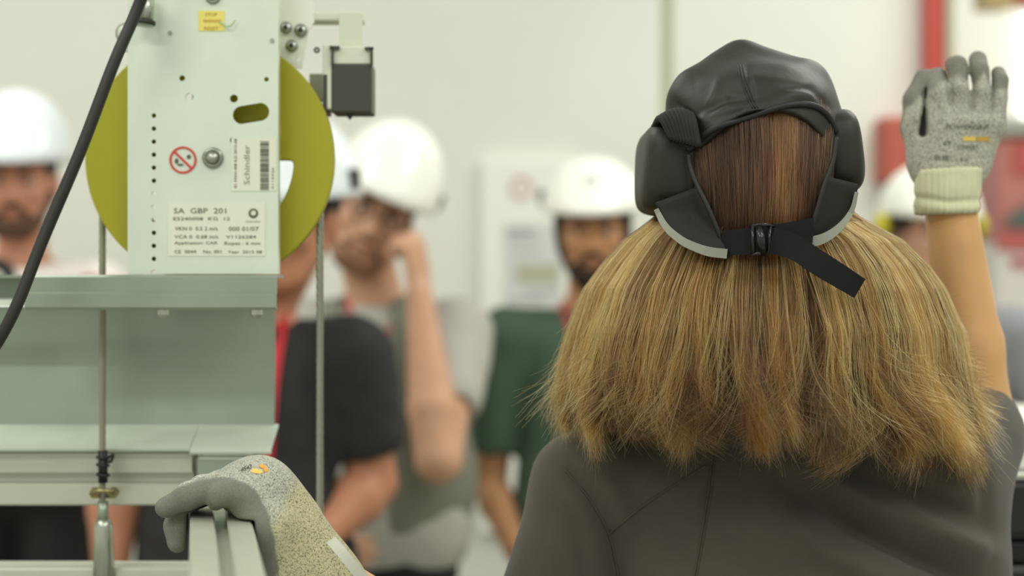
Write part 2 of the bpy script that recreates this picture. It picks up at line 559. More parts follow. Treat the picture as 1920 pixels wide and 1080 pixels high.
# ------------------------------------------------------------------ lift governor on its steel channel
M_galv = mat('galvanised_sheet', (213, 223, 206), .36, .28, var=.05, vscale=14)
M_galv2 = mat('galvanised_channel', (150, 162, 146), .36, .55, var=.10, vscale=9)
M_alu = mat('anodised_aluminium', (192, 194, 176), .38, .45, var=.03, vscale=30)
M_zinc = mat('zinc_plated', (170, 176, 162), .3, .8)
M_dark = mat('dark_hole', (40, 42, 30), .6)
M_yel = mat('olive_yellow_sheave', (158, 154, 10), .5, var=.06, vscale=8)
M_ink = mat('label_ink', (88, 92, 74), .8)
M_lab = mat('label_film', (218, 220, 200), .5)
YP = 1.67
def q(px, py, Y=YP):
    p = P(px, py, Y); return (p[0], p[2])
gov = thing('lift_speed_governor', 'galvanised lift governor plate with an olive yellow rope wheel behind it', 'governor', tuple(P(381, 515, 1.67)))
# front plate with real holes
outer = [q(240, -80), q(522, -80), q(522, 513.8), q(240, 513.8)]
holes = []
def hole(px, py, rpx, n=20):
    c = q(px, py); holes.append(circ(c[0], c[1], S(rpx, YP), n)[::-1])
for k in range(13):
    hole(289, 217 + k * 24.4, 4.4, 14)
for (x, y, r) in ((342, 147, 5.5), (356, 182, 7.5), (439, 185, 7.5), (500, 149, 4.5), (437, 263, 5.5), (482, 266, 5)):
    hole(x, y, r)
sl = []
ca, sa = math.cos(R(10)), math.sin(R(10))
for i in range(24):
    u = 2 * math.pi * i / 24
    dx = (17 if math.cos(u) > 0 else -17) + 17.5 * math.cos(u); dy = 17 * math.sin(u)
    sl.append(q(471 + dx * ca + dy * sa, 213 - dx * sa + dy * ca))
holes.append(sl)
v, f = shape2d([outer] + holes, .003)
v[:, 1] += YP
plate = obj('mounting_plate', v, f, M_galv, gov)
# folded edges of the plate
a = q(240, 0)[0]
MB().box((a, YP + .0016, q(0, 513.8)[1]), (a + .003, YP + .05, q(0, -80)[1])).build('side_flange', M_galv, gov)
b = q(522, 0)[0]
MB().box((b - .003, YP + .0016, q(0, 513.8)[1]), (b, YP + .012, q(0, -80)[1])).build('side_flange', M_galv, gov)
# rear plate seen dark or bright through the holes
MB().box((q(330, 0)[0], YP + .085, q(0, 505)[1]), (q(522, 0)[0] - .06, YP + .088, q(0, -80)[1])).build('rear_plate', M_galv, gov)
# sheave
YS = 1.705
cx, cz = P(395, 298, YS)[0], P(395, 298, YS)[2]
Rw = S(230, YS)
def kidney(a0, a1, r0, r1, n=14):
    """curved slot with rounded corners"""
    rr = S(15, YS)
    d0, d1 = rr / r0, rr / r1
    pt = lambda r, t: np.array([r * math.cos(t), r * math.sin(t)])
    out = [pt(r1, t) for t in np.linspace(a0 + d1, a1 - d1, n)]
    def corner(p, c, e):
        return [(1 - s) ** 2 * p + 2 * s * (1 - s) * c + s * s * e for s in (.2, .4, .6, .8)]
    out += corner(pt(r1, a1 - d1), pt(r1, a1), pt(r1 - rr, a1))
    out += [pt(r1 - rr, a1), pt(r0 + rr, a1)] + corner(pt(r0 + rr, a1), pt(r0, a1), pt(r0, a1 - d0))
    out += [pt(r0, t) for t in np.linspace(a1 - d0, a0 + d0, n)]
    out += corner(pt(r0, a0 + d0), pt(r0, a0), pt(r0 + rr, a0))
    out += [pt(r0 + rr, a0), pt(r1 - rr, a0)] + corner(pt(r1 - rr, a0), pt(r1, a0), pt(r1, a0 + d1))
    return [tuple(p) for p in out]
loops = [circ(0, 0, Rw, 96)]
for (a0, a1) in ((R(-62), R(0)), (R(-158), R(-125)), (R(98), R(140))):
    loops.append(kidney(a0, a1, S(70, YS), S(160, YS))[::-1])
v, f = shape2d(loops, .010, .0015)
shv = obj('rope_wheel', v + np.array([cx, YS, cz]), f, M_yel, gov)
v, f = shape2d([circ(0, 0, Rw * .985, 96), circ(0, 0, S(168, YS), 96)[::-1]], .006, .001)
obj('rope_groove_flange', v + np.array([cx, YS + .020, cz]), f, M_yel, shv)
MB().cyl((cx, YS + .03, cz), (0, 1, 0), .016, .10).build('axle', M_zinc, gov)
for (x, y) in ((319, 62), (510, 76)):
    MB().cyl(P(x, y, YP - .0022), (0, 1, 0), S(4, YP), .002, 14).build('rivet', M_zinc, gov)
# axle washer and nut on the plate
c = P(399, 296, YP - .003)
MB().torus(c, (0, 1, 0), S(15, YP), S(5, YP)).build('washer', mat('worn_steel', (150, 154, 138), .3, .85), gov, True)
MB().cyl(c + np.array([0, -.002, 0]), (0, 1, 0), S(11, YP), .006).build('axle_end', M_zinc, gov, True)
c = P(399, -8, YP - .003)
MB().torus(c, (0, 1, 0), S(12, YP), S(3.5, YP)).build('washer', mat('worn_steel', (150, 154, 138), .3, .85), gov, True)
MB().cyl(c, (0, 1, 0), S(8, YP), .005).build('bolt_end', M_zinc, gov, True)

YL = YP - .0022
def sticker(name, x0, y0, x1, y1, m, parent=gov):
    a = P(x0, y0, YL); b = P(x1, y1, YL)
    return MB().box((a[0], YL, b[2]), (b[0], YL + .0006, a[2])).build(name, m, parent)
def text(parent, txt, px, py, hpx, wpx, m=M_ink, name='lettering', rot=0, Y=None):
    """py is the base line, hpx the capital height"""
    Y = (YL - .0003) if Y is None else Y
    v, f = text2d(txt, 1.0)
    wd = v[:, 0].max() - v[:, 0].min(); v[:, 0] -= v[:, 0].min()
    v[:, 0] *= S(wpx, Y) / wd; v[:, 2] *= S(hpx, Y) / .70; v[:, 1] *= .4
    if rot:
        v = v @ np.array(Matrix.Rotation(-R(rot), 3, 'Y').transposed())
    return obj(name, v + P(px, py, Y), f, m, parent)
# rating label
lab = sticker('rating_label', 315, 381, 497, 480, M_lab)
for (tx, x, y, h, wd) in (('SA  GBP  201', 326, 400, 10, 98), ('E5240008  KG  12', 325, 413, 6, 106),
                          ('VKN 0  0.5 2 m/s', 328, 432, 7, 80), ('000 01/07', 429, 433, 8, 56),
                          ('VCA 0  0.68 m/s', 327, 447, 6.5, 82), ('V1126284', 424, 447, 6, 56),
                          ('Application: CAR', 327, 458, 5.5, 81), ('Ropes : 6 mm', 421, 459, 6, 67),
                          ('CE  0044    No. 001', 327, 475, 6.5, 88), ('Year  2015 08', 427, 475, 5.5, 64)):
    text(lab, tx, x, y, h, wd)
v, f = shape2d([circ(0, 0, S(9, YL), 28), circ(S(0, YL), S(1, YL), S(5.2, YL), 28)[::-1]], .0004)
obj('round_emblem', v + P(475, 400, YL - .0004), f, M_ink, lab)
text(lab, 'Schindler', 461, 417, 3.6, 28, mat('faint_ink', (160, 162, 140), .8))
# prohibition sign
v, f = shape2d([circ(0, 0, S(25.5, YL), 40), circ(0, 0, S(21.5, YL), 40)[::-1]], .0005)
ps = obj('prohibition_sign', v + P(343, 300, YL), f, mat('sign_red', (196, 62, 44), .6), gov)
d = S(23, YL); e = S(2.2, YL)
v, f = shape2d([[(-d * .72 - e * .7, d * .70 - e * .7), (-d * .72 + e * .7, d * .70 + e * .7), (d * .72 + e * .7, -d * .70 + e * .7), (d * .72 - e * .7, -d * .70 - e * .7)]], .0004)
obj('slash', v + P(343, 300, YL - .0003), f, MATS['sign_red'], ps)
for (x, y, r, r2) in ((331, 302, 3.5, 5), (354, 294, 4, 4), (338, 309, 6, 2)):
    v, f = shape2d([circ(0, 0, S(r, YL), 14, S(r2, YL))], .0003)
    obj('pictogram_mark', v + P(x, y, YL - .0001), f, M_ink, ps)
# bar code sticker
bc = sticker('bar_code_label', 434, 258, 518, 358, M_lab)
y = 265.
rb = random.Random(3)
while y < 355:
    h = rb.choice([1.2, 1.8, 2.6])
    a = P(488, y, YL - .0004); b = P(504, min(y + h, 356), YL - .0004)
    MB().box((a[0], a[1], b[2]), (b[0], a[1] + .0003, a[2])).build('bar', M_ink, bc)
    y += h + rb.choice([.8, 1.2, 1.8])
text(bc, 'ID 59341408 KG 2015-08', 444, 352, 5, 92, rot=90)
text(bc, 'Schindler', 468, 346, 11, 74, mat('mid_ink', (132, 136, 112), .8), rot=90)
text(bc, '0115926', 514, 354, 5, 40, mat('mid_ink', (132, 136, 112), .8), rot=90)
# yellow sticker with wire
ys = sticker('yellow_label', 372, 20, 421, 58, mat('label_yellow', (228, 214, 112), .6))
for (tx, x, y, h, wd) in (('STOP', 385, 30, 6, 22), ('WARNUNG', 381, 42, 6, 34), ('RESET', 383, 56, 6, 26)):
    text(ys, tx, x, y, h, wd, mat('label_ochre', (190, 148, 58), .8))
MB().tube(bezier([P(412, 40, YL - .001), P(422, 48, YL - .004), P(432, 48, YL - .006), P(441, 38, YL - .004)], 14), .0009, 6).build('seal_wire', mat('pale_green_wire', (176, 196, 150), .5), gov, True)
# knob and roller at the upper left edge of the plate
k = MB()
k.cyl(P(271, 18, YP - .02), (.1, 0, 1), .010, .032, r2=.008)
kn = k.build('release_knob', M_zinc, gov, True)
MB().cyl(P(271, 42, YP - .021), (.1, 0, 1), .0105, .004).build('collar', M_dark, kn, True)
c = P(236, 62, YP + .015)
MB().torus(c, (0.2, 1, 0), .0085, .0024).build('guide_roller', mat('roller_grey', (136, 140, 124), .4, .3), gov, True)
MB().cyl(c, (.2, 1, 0), .0075, .008).build('roller_hub', M_galv, gov, True)
MB().box(P(228, 88, YP + .01) - np.array([0, 0, .004]), P(243, 84, YP + .02), .0005).build('roller_arm', M_galv, gov)

# bracket with bolts and the limit switch at the right of the wheel
YK = 1.72
def qk(px, py): return q(px, py, YK)
br = [qk(500, 0), qk(585, 0), qk(590, 40), qk(578, 60), qk(566, 128), qk(500, 128)]
v, f = shape2d([br, circ(*qk(597, 95), S(4, YK), 12)[::-1] if False else circ(*qk(560, 112), S(3, YK), 12)[::-1]], .003)
v[:, 1] += YK
sb = obj('switch_bracket', v, f, mat('bracket_pale', (224, 226, 210), .45, .2), gov)
for (x, y, r) in ((536, 52, 8), (564, 57, 9), (547, 86, 8)):
    c = P(x, y, YK - .004)
    bo = MB().cyl(c, (0, 1, 0), S(r + 3, YK), .004).build('bolt', M_zinc, sb, True)
    MB().cyl(c + np.array([0, -.003, 0]), (0, 1, 0), S(r * .55, YK), .004, 6).build('hex_socket', M_dark, bo)
c = P(594, 94, YK)
sc = MB().torus(c, (0, 1, 0), S(4, YK), S(2, YK)).build('screw', M_dark, sb, True)
arm = MB()
a = P(580, 25, YK + .01); b = P(682, 42, YK + .01)
arm.box((a[0], YK, b[2]), (b[0], YK + .03, a[2]), .002)
a = P(636, 25, YK); b = P(680, 96, YK)
arm.box((a[0], YK - .002, b[2]), (b[0], YK + .0005, a[2]))
arm.build('switch_arm', mat('arm_pale', (204, 208, 188), .45, .2), gov)
sw = MB()
a = P(606, 82, YK - .006); b = P(698, 210, YK - .006)
for (x0, x1, y0, y1) in ((606, 624, 84, 206), (624, 698, 88, 122)):
    pa = P(x0, y0, YK - .006); pb = P(x1, y1, YK - .006)
    sw.box((pa[0], YK - .012, pb[2]), (pb[0], YK + .028, pa[2]), .0015)
swo = sw.build('limit_switch', mat('switch_grey', (206, 210, 190), .5), gov)
pa = P(622, 120, YK - .01); pb = P(698, 212, YK - .01)
MB().box((pa[0], YK - .014, pb[2]), (pb[0], YK + .03, pa[2]), .002).build('switch_body', mat('switch_black', (58, 58, 48), .5), swo)
pa = P(606, 140, YK - .01); pb = P(614, 212, YK - .01)
MB().box((pa[0], YK - .013, pb[2]), (pb[0], YK + .03, pa[2]), .001).build('switch_side', MATS['switch_black'], swo)
for (x0, x1, y0, y1) in ((618, 636, 86, 92), (684, 700, 88, 93), (621, 625, 90, 122), (694, 699, 90, 122)):
    pa = P(x0, y0, YK - .016); pb = P(x1, y1, YK - .016)
    MB().box((pa[0], YK - .0165, pb[2]), (pb[0], YK - .011, pa[2])).build('switch_edge', MATS['switch_black'], swo)
MB().tube([P(656, 210, YK), P(656, 216, YK), P(656, 224, YK)], [.004, .0035, .001], 10).build('plunger', MATS['switch_black'], swo, True)
pa = P(580, 138, YK + .02); pb = P(612, 188, YK + .02)
MB().box((pa[0], YK + .02, pb[2]), (pb[0], YK + .04, pa[2]), .001).build('switch_backing', mat('backing_grey', (150, 152, 136), .5), swo)

# steel channel under the governor
ch = thing('steel_channel', 'galvanised steel channel carrying the governor plate', 'steel beam', (-.5, 1.72, P(0, 850, 1.70)[2]))
XL = -.78
XR = -443 / FPX * 1.79 - .0005
z0 = P(0, 514, 1.64)[2]
Yw = 1.79
prof = [(1.737, z0), (Yw, z0), (Yw, P(0, 578, Yw)[2]), (Yw + .004, P(0, 686, Yw)[2]), (Yw - .004, P(0, 799, Yw - .004)[2])]  # web bent slightly midway, shaped to stand in for a reflection line
def sheetmetal(prof, x0, x1, th, name, m, parent, corner=0):
    n = len(prof); vv = []; ff = []
    pr = [np.array(p) for p in prof]
    nr = []
    for i in range(n):
        d = norm(pr[min(i + 1, n - 1)] - pr[max(i - 1, 0)])
        nr.append(np.array([d[1], -d[0]]))
    for x in (x0, x1):
        for i in range(n):
            vv.append((x, *pr[i]))
        for i in range(n):
            vv.append((x, *(pr[i] - nr[i] * th)))
    o2 = 2 * n
    for i in range(n - 1):
        ff += [(i, i + 1, o2 + i + 1, o2 + i), (n + i, o2 + n + i, o2 + n + i + 1, n + i + 1),
               (i, n + i, n + i + 1, i + 1), (o2 + i, o2 + i + 1, o2 + n + i + 1, o2 + n + i)]
    ff += [(0, o2, o2 + n, n), (n - 1, 2 * n - 1, o2 + 2 * n - 1, o2 + n - 1)]
    return obj(name, vv, ff, m, parent)
sheetmetal(prof, XL, XR, -.003, 'channel_web', M_galv2, ch)
# lower lip in lighter metal than the web, light from above put into colour
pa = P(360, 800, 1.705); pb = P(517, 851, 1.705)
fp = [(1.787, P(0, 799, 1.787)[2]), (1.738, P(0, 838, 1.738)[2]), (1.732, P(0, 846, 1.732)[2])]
sheetmetal(fp, XL, P(362, 0, 1.75)[0], -.003, 'lit_lower_lip', M_galv, ch)
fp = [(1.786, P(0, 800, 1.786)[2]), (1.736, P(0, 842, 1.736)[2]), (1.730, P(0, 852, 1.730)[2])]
sheetmetal(fp, P(362, 0, 1.75)[0] + .0005, P(516, 0, 1.76)[0], -.003, 'lit_lip_end', M_galv, ch)
pa = P(362, 850, 1.73); pb = P(462, 880, 1.73)
MB().box((pa[0] + .003, 1.735, pb[2] - .02), (pb[0], 1.78, pa[2] - .004), .002).build('foot_block', M_galv2, ch)
# folded angle in front, with its bead
ang = [(1.690, z0 - .0005), (1.648, z0 - .0005), (1.644, z0 - .003), (1.644, P(0, 547, 1.644)[2]), (1.641, P(0, 551, 1.641)[2]), (1.641, P(0, 576, 1.641)[2]), (1.644, P(0, 581, 1.644)[2])]
an = sheetmetal(ang[::-1], P(48, 0, 1.644)[0], P(519, 0, 1.644)[0], -.003, 'front_angle', M_galv2, ch)
for x in (305, 481):
    MB().tube([P(x, 578, 1.65), P(x, 590, 1.65), P(x, 597, 1.65)], [.006, .006, .003], 8).build('bolt_tip', M_zinc, an)
MB().box(P(0, 566, 1.716) - np.array([.06, 0, .005]), P(48, 560, 1.70), .001).build('cable_clip', M_galv, ch)

# aluminium profiles
def section(a=.025, b=.025, sw=.005, sd=.010):
    """closed outline of a slotted profile, half sizes a, b"""
    c = .0018
    pts = []
    def side(L, D):
        return [(-L + c, -D), (-sw - .0015, -D), (-sw, -D + .0015), (-sw, -D + sd * .4), (-sw * 1.6, -D + sd * .45), (-sw * 1.6, -D + sd), (sw * 1.6, -D + sd), (sw * 1.6, -D + sd * .45), (sw, -D + sd * .4), (sw, -D + .0015), (sw + .0015, -D), (L - c, -D)]
    for rot, (L, D) in enumerate(((a, b), (b, a), (a, b), (b, a))):
        for (x, y) in side(L, D):
            for _ in range(rot):
                x, y = -y, x
            pts.append((x, y))
    return pts
def profile(name, p0, p1, m, label, a=.025, b=.025, up=(0, 0, 1)):
    p0 = np.array(p0, float); p1 = np.array(p1, float)
    d = norm(p1 - p0); up = np.array(up, float)
    s = norm(np.cross(d, up)); u = np.cross(s, d)
    sec = section(a, b)
    v, f = shape2d([sec], np.linalg.norm(p1 - p0))
    mid = (p0 + p1) / 2
    w3 = mid + v[:, :1] * s + v[:, 1:2] * d + v[:, 2:] * u
    return obj(name, w3, f, m, label=label, cat='profile', loc=tuple(np.minimum(p0, p1)))
zc = (P(0, 847, 1.745)[2] + P(0, 948, 1.745)[2]) / 2
hb = (P(0, 847, 1.745)[2] - P(0, 948, 1.745)[2]) / 2
profile('aluminium_crossbar', (-.80, 1.745 + .025, zc), (P(360, 0, 1.745)[0], 1.745 + .025, zc), M_alu, 'slotted aluminium crossbar running under the steel channel', .025, hb)
zr = P(0, 968, 1.45)[2]
profile('aluminium_handrail', (P(428, 0, 1.45)[0] + .115, .80, zr - .025), (P(413, 0, 1.45)[0] - .028, 1.60, zr - .025), M_alu, 'slotted aluminium rail pointing at the viewer, gripped by the gloved hand', .0255, .025)
zl = P(0, 1066, 1.72)[2]
profile('aluminium_lower_bar', (-.80, 1.745, zl - .025), (P(360, 0, 1.72)[0], 1.745, zl - .025), M_alu, 'slotted aluminium bar at the bottom left edge below the rope clamp', .025, .025)

# governor rope, both falls, with its fittings
def rope(name, pts, r, m, parent):
    pts = bezier(pts, 90) if len(pts) > 2 else [np.array(pts[0]) + (np.array(pts[1]) - np.array(pts[0])) * t for t in np.linspace(0, 1, 160)]
    mbx = MB()
    for k in range(6):
        out = []; L = 0
        for i, p in enumerate(pts):
            if i: L += np.linalg.norm(p - pts[i - 1])
            ph = 2 * math.pi * (k / 6 + L / .055)
            out.append(np.array(p) + r * .56 * np.array([math.cos(ph), math.sin(ph), 0]))
        mbx.tube(out, r * .46, 6)
    return mbx.build(name, m, parent, True)
M_rope = mat('steel_rope', (150, 148, 128), .42, .5)
rp = thing('governor_rope', 'thin steel rope hanging from the yellow wheel, tied with black cable ties', 'wire rope', tuple(P(193, 1078, 1.716)))
rope('rope_strand', [P(192, 330, 1.716), P(192, 1000, 1.716)], S(6.5, 1.716), M_rope, rp)
MB().tube([P(193, 845, 1.714), P(193, 905, 1.714)], .0048, 10).build('black_sleeve', M_black, rp, True)
for (y, dx) in ((858, 10), (872, 0), (890, 0)):
    ti = MB().torus(P(193, y, 1.714), (0.1, 0, 1), .0056, .0016, 20, 6)
    if dx: ti.tube(bezier([P(196, y, 1.710), P(206, y - 2, 1.706), P(212, y - 6, 1.708), P(209, y + 6, 1.708), P(203, y + 8, 1.710)], 14), .0016, 6)
    ti.build('cable_tie', M_black, rp, True)
cl = MB()
cl.torus(P(195, 925, 1.714), (0, .35, 1), .0115, .0028, 26, 8)
cl.build('rope_clamp', mat('brass_zinc', (146, 136, 96), .3, .8), rp, True)
for dx in (-17, 18):
    MB().cyl(P(195 + dx, 924, 1.712), (0, 1, .3), .0052, .007, 6).build('clamp_nut', MATS['brass_zinc'], rp)
MB().tube([P(193, 940, 1.716), P(193, 978, 1.716)], .0055, 12).build('socket_neck', M_galv2, rp, True)
MB().tube([P(194, 972, 1.716), P(194, 985, 1.716), P(195, 1100, 1.716)], [.0066, .0092, .0112], 16).build('wedge_socket', M_zinc, rp, True)
rp2 = thing('governor_rope_return', 'bare steel rope hanging straight down right of the yellow wheel', 'wire rope', tuple(P(600, 1000, 1.716)))
rope('rope_strand', [P(600, 330, 1.716), P(600, 1160, 1.716)], S(7, 1.716), mat('steel_rope_dark', (150, 152, 134), .42, .5), rp2)

# black cable swinging across the upper left
MB().tube(bezier([P(420, -420, 1.66), P(345, -230, 1.62), P(298, -95, 1.60), P(256, 20, 1.60), P(213, 120, 1.59), P(150, 285, 1.58), P(80, 450, 1.57), P(28, 580, 1.56), P(-20, 665, 1.56), P(-80, 740, 1.57), P(-230, 870, 1.62), P(-420, 960, 1.70)], 120), S(11.5, 1.58), 14).build(
    'black_cable', mat('cable_black', (30, 30, 24), .5), None, True, label='thick black cable hanging diagonally across the upper left', cat='cable', loc=tuple(P(0, 640, 1.56)))
# ------------------------------------------------------------------ people in the background
def skin(name, col):
    return mat(name, col, .5, var=.06, vscale=25, spec=.35)
M_eye = mat('eye_white', (168, 152, 138), .3)
M_iris = mat('iris_dark', (46, 32, 24), .2)
M_lip = mat('lip', (150, 84, 70), .5)

def add_hand(F, W, fd, pn, side, sc=1., curl=.35, k=.008, thumb_out=.6):
    """palm and five fingers from the wrist W; fd finger direction, pn palm normal, side +1/-1 = thumb side"""
    fd = norm(fd); pn = norm(np.array(pn) - fd * (np.array(pn) @ fd)); sd = np.cross(fd, pn) * side
    W = np.array(W)
    F.cap(W, W + fd * .085 * sc, .028 * sc, .036 * sc, .012, sq=(pn, .48))
    for off, L, lag in ((.029, .070, 0), (.010, .080, .004), (-.010, .074, .002), (-.028, .058, -.006)):
        p = W + fd * (.088 + lag) * sc + sd * off * sc
        ang = curl
        for seg, part in enumerate((.45, .32, .23)):
            d = fd * math.cos(ang) + pn * math.sin(ang)
            e = p + d * L * part * sc
            F.cap(p, e, (.0095 - .0008 * seg) * sc, (.009 - .0009 * seg) * sc, k * .5)
            p = e; ang += curl * 1.3
    p = W + fd * .03 * sc + sd * .024 * sc
    d = norm(fd * .75 + sd * thumb_out + pn * .35)
    e = p + d * .045 * sc
    F.cap(p, e, .013 * sc, .011 * sc, k)
    d2 = norm(fd * .9 + sd * .15 + pn * .45)
    F.cap(e, e + d2 * .035 * sc, .0105 * sc, .009 * sc, k * .6)
    return F

def head_parts(F, Hc, M, s=1., female=False):
    """skull, face and neck start into field F. Hc: centre between the eyes' height; M: 3x3 head rotation (local -y = face)"""
    T = lambda p: np.array(Hc) + M @ (np.array(p) * s)
    F.ell(T((0, .018, .035)), np.array((.077, .098, .088)) * s, .015, M=M)
    F.ell(T((0, -.028, -.040)), np.array((.063, .070, .088)) * s, .025, M=M)
    F.cap(T((-.022, -.066, -.102)), T((.022, -.066, -.102)), .024 * s, .024 * s, .02)
    for x in (-1, 1):
        F.cap(T((x * .058, .0, -.045)), T((x * .036, -.05, -.092)), .020 * s, .018 * s, .02)
        F.ell(T((x * .043, -.066, -.026)), np.array((.026, .024, .022)) * s, .015, M=M)
    F.cap(T((-.040, -.080, .022)), T((.040, -.080, .022)), .014 * s, .014 * s, .012)
    for x in (-1, 1):
        F.ell(T((x * .032, -.101, .001)), np.array((.019, .016, .012)) * s, .010, 'sub', M=M)
    F.cap(T((0, -.090, .010)), T((0, -.114, -.036)), .0085 * s, .0125 * s, .008)
    for x in (-1, 1):
        F.ell(T((x * .013, -.100, -.039)), np.array((.009, .011, .008)) * s, .006, M=M)
    F.ell(T((0, -.095, -.063)), np.array((.024, .010, .006)) * s, .005, M=M)
    F.ell(T((0, -.093, -.074)), np.array((.021, .010, .007)) * s, .005, M=M)
    for x in (-1, 1):
        F.ell(T((x * .079, .012, -.008)), np.array((.009, .021, .032)) * s, .006, M=M @ np.array(Matrix.Rotation(R(-x * 18), 3, 'Z')))
    return T
def head_details(root, Hc, M, s, brow_mat):
    T = lambda p: np.array(Hc) + M @ (np.array(p) * s)
    for x in (-1, 1):
        bm = bmesh.new(); bmesh.ops.create_uvsphere(bm, u_segments=16, v_segments=10, radius=.0125 * s)
        v = np.array([q_.co[:] for q_ in bm.verts]) ; f = [[q_.index for q_ in fc.verts] for fc in bm.faces]; bm.free()
        e = obj('eye', v + T((x * .032, -.077, .001)), f, M_eye, root, True)
        MB().cyl(T((x * .032, -.0895, .001)), M @ np.array((0, 1, 0)), .0058 * s, .002, 14).build('iris', M_iris, e)
        MB().tube(bezier([T((x * .014, -.094, .018)), T((x * .032, -.095, .024)), T((x * .052, -.082, .019))], 8), [.004 * s, .0042 * s, .0042 * s, .0042 * s, .004 * s, .0038 * s, .003 * s, .002 * s, .001 * s], 8).build('eyebrow', brow_mat, root, True)
    MB().tube(bezier([T((-.024, -.097, -.069)), T((0, -.104, -.068)), T((.024, -.097, -.069))], 10), [.001, .0026, .0032, .0034, .0034, .0034, .0034, .0034, .0032, .0026, .001], 8).build('lips', M_lip, root, True)

def beard(root, Hc, M, s, m, full=True):
    T = lambda p: np.array(Hc) + M @ (np.array(p) * s)
    lo = np.array(Hc) - .18; hi = np.array(Hc) + .16
    F = Field(lo, hi, .005)
    F.cap(T((-.022, -.070, -.102)), T((.022, -.070, -.102)), .028 * s, .028 * s, .02)
    for x in (-1, 1):
        F.cap(T((x * .064, -.005, -.035)), T((x * .040, -.056, -.090)), .019 * s, .021 * s, .015)
        F.cap(T((x * .006, -.100, -.053)), T((x * .034, -.088, -.075)), .008 * s, .008 * s, .006)
    F.ell(T((0, -.107, -.070)), np.array((.022, .02, .009)) * s, .005, 'sub', M=M)
    return F.build('beard', m, root, 1)

def helmet(root, Hc, M, s, m, clip=True, emblem=True, strap=None, peak=.030, name='safety_helmet', rz=.145):
    """dome shell with peak, dark inner band, clips; local frame of the head"""
    T = lambda p: np.array(Hc) + M @ (np.array(p) * s)
    na, nr = 56, 16
    vv = []; ff = []
    rx, ry = .117, .145
    zb = .052
    for j in range(nr):
        t = j / (nr - 1)
        for i in range(na):
            a = 2 * math.pi * i / na
            ph = (1 - t) * math.pi / 2 * .97 + t * 0 if False else t * math.pi / 2
            cr = math.cos(ph) ** .9
            fl = 1 + .05 * (1 - t) ** 4
            x = rx * cr * math.sin(a) * fl; y = -ry * cr * math.cos(a) * fl + .012
            z = zb + rz * math.sin(ph) ** .95
            pk = max(0, math.cos(a)) ** 2.2 * (1 - t) ** 5
            y -= peak * pk; z -= .012 * pk
            vv.append(T((x, y, z)))
        if j:
            for i in range(na):
                i2 = (i + 1) % na
                ff.append(((j - 1) * na + i, (j - 1) * na + i2, j * na + i2, j * na + i))
    # turned-in rim and inner skin
    base = len(vv)
    for j, (kx, dz) in enumerate(((.97, -.006), (.94, .0), (.90, .05), (.55, .80 * rz), (.02, .92 * rz))):
        for i in range(na):
            a = 2 * math.pi * i / na
            pk = max(0, math.cos(a)) ** 2.2 * (1 if j == 0 else .7 if j == 1 else 0)
            vv.append(T((rx * kx * math.sin(a) * 1.04, -ry * kx * math.cos(a) * 1.04 + .012 - peak * pk, zb + dz - .012 * pk)))
    ff += [(base + i, base + (i + 1) % na, (i + 1) % na, i) for i in range(na)]
    for j in range(4):
        for i in range(na):
            ff.append((base + (j + 1) * na + i, base + (j + 1) * na + (i + 1) % na, base + j * na + (i + 1) % na, base + j * na + i))
    h = obj(name, vv, ff, m, root, True)
    b = MB()
    b.tube([T((.088 * math.sin(a), -.112 * math.cos(a) + .012, zb + .006)) for a in np.linspace(0, 2 * math.pi, 41)], .008 * s, 8, cap=False)
    b.build('head_band', M_black, h, True)
    # crown ridges
    for x in (-.030, 0, .030):
        pts = []
        for ph in np.linspace(R(35), R(145), 18):
            cr = math.cos(ph)
            y = -ry * cr * .99 + .012
            z = zb + rz * math.sin(ph) * (1 - .5 * (x / rx) ** 2) + .001
            pts.append(T((x, y, z)))
        MB().tube(pts, .0045 * s, 8).build('crown_ridge', m, h, True)
    if clip:
        for x in (-1, 1):
            MB().box((-.008, -.016, -.018), (.008, .016, .018), .003, M=Matrix.Translation(Vector(T((x * .119, .01, .080)))) @ Matrix(M.tolist()).to_4x4()).build('side_clip', mat('clip_dark', (50, 50, 40), .5), h)
    if emblem:
        v, f = shape2d([circ(0, 0, .013, 20), circ(0, 0, .008, 20)[::-1]], .002)
        v = v @ np.array(Matrix.Rotation(R(-28), 3, 'X')).T
        obj('round_emblem', np.array([T(p + np.array((.0, -ry * 1.0 + .024, zb + .062))) for p in v]), f, mat('emblem_grey', (150, 152, 150), .6), h)
    if strap:
        for x in (-1, 1):
            MB().tube(bezier([T((x * .085, -.01, .04)), T((x * .083, -.02, -.02)), T((x * .066, -.035, -.075)), T((x * .03, -.06, -.128)), T((0, -.07, -.134))], 20), .0065 * s, 8).build('chin_strap', strap, h, True)
    return h

def limb(F, a, b, c, r, k=.02, sq=None):
    F.cap(a, b, r[0], r[1], k); F.cap(b, c, r[2], r[3], k)

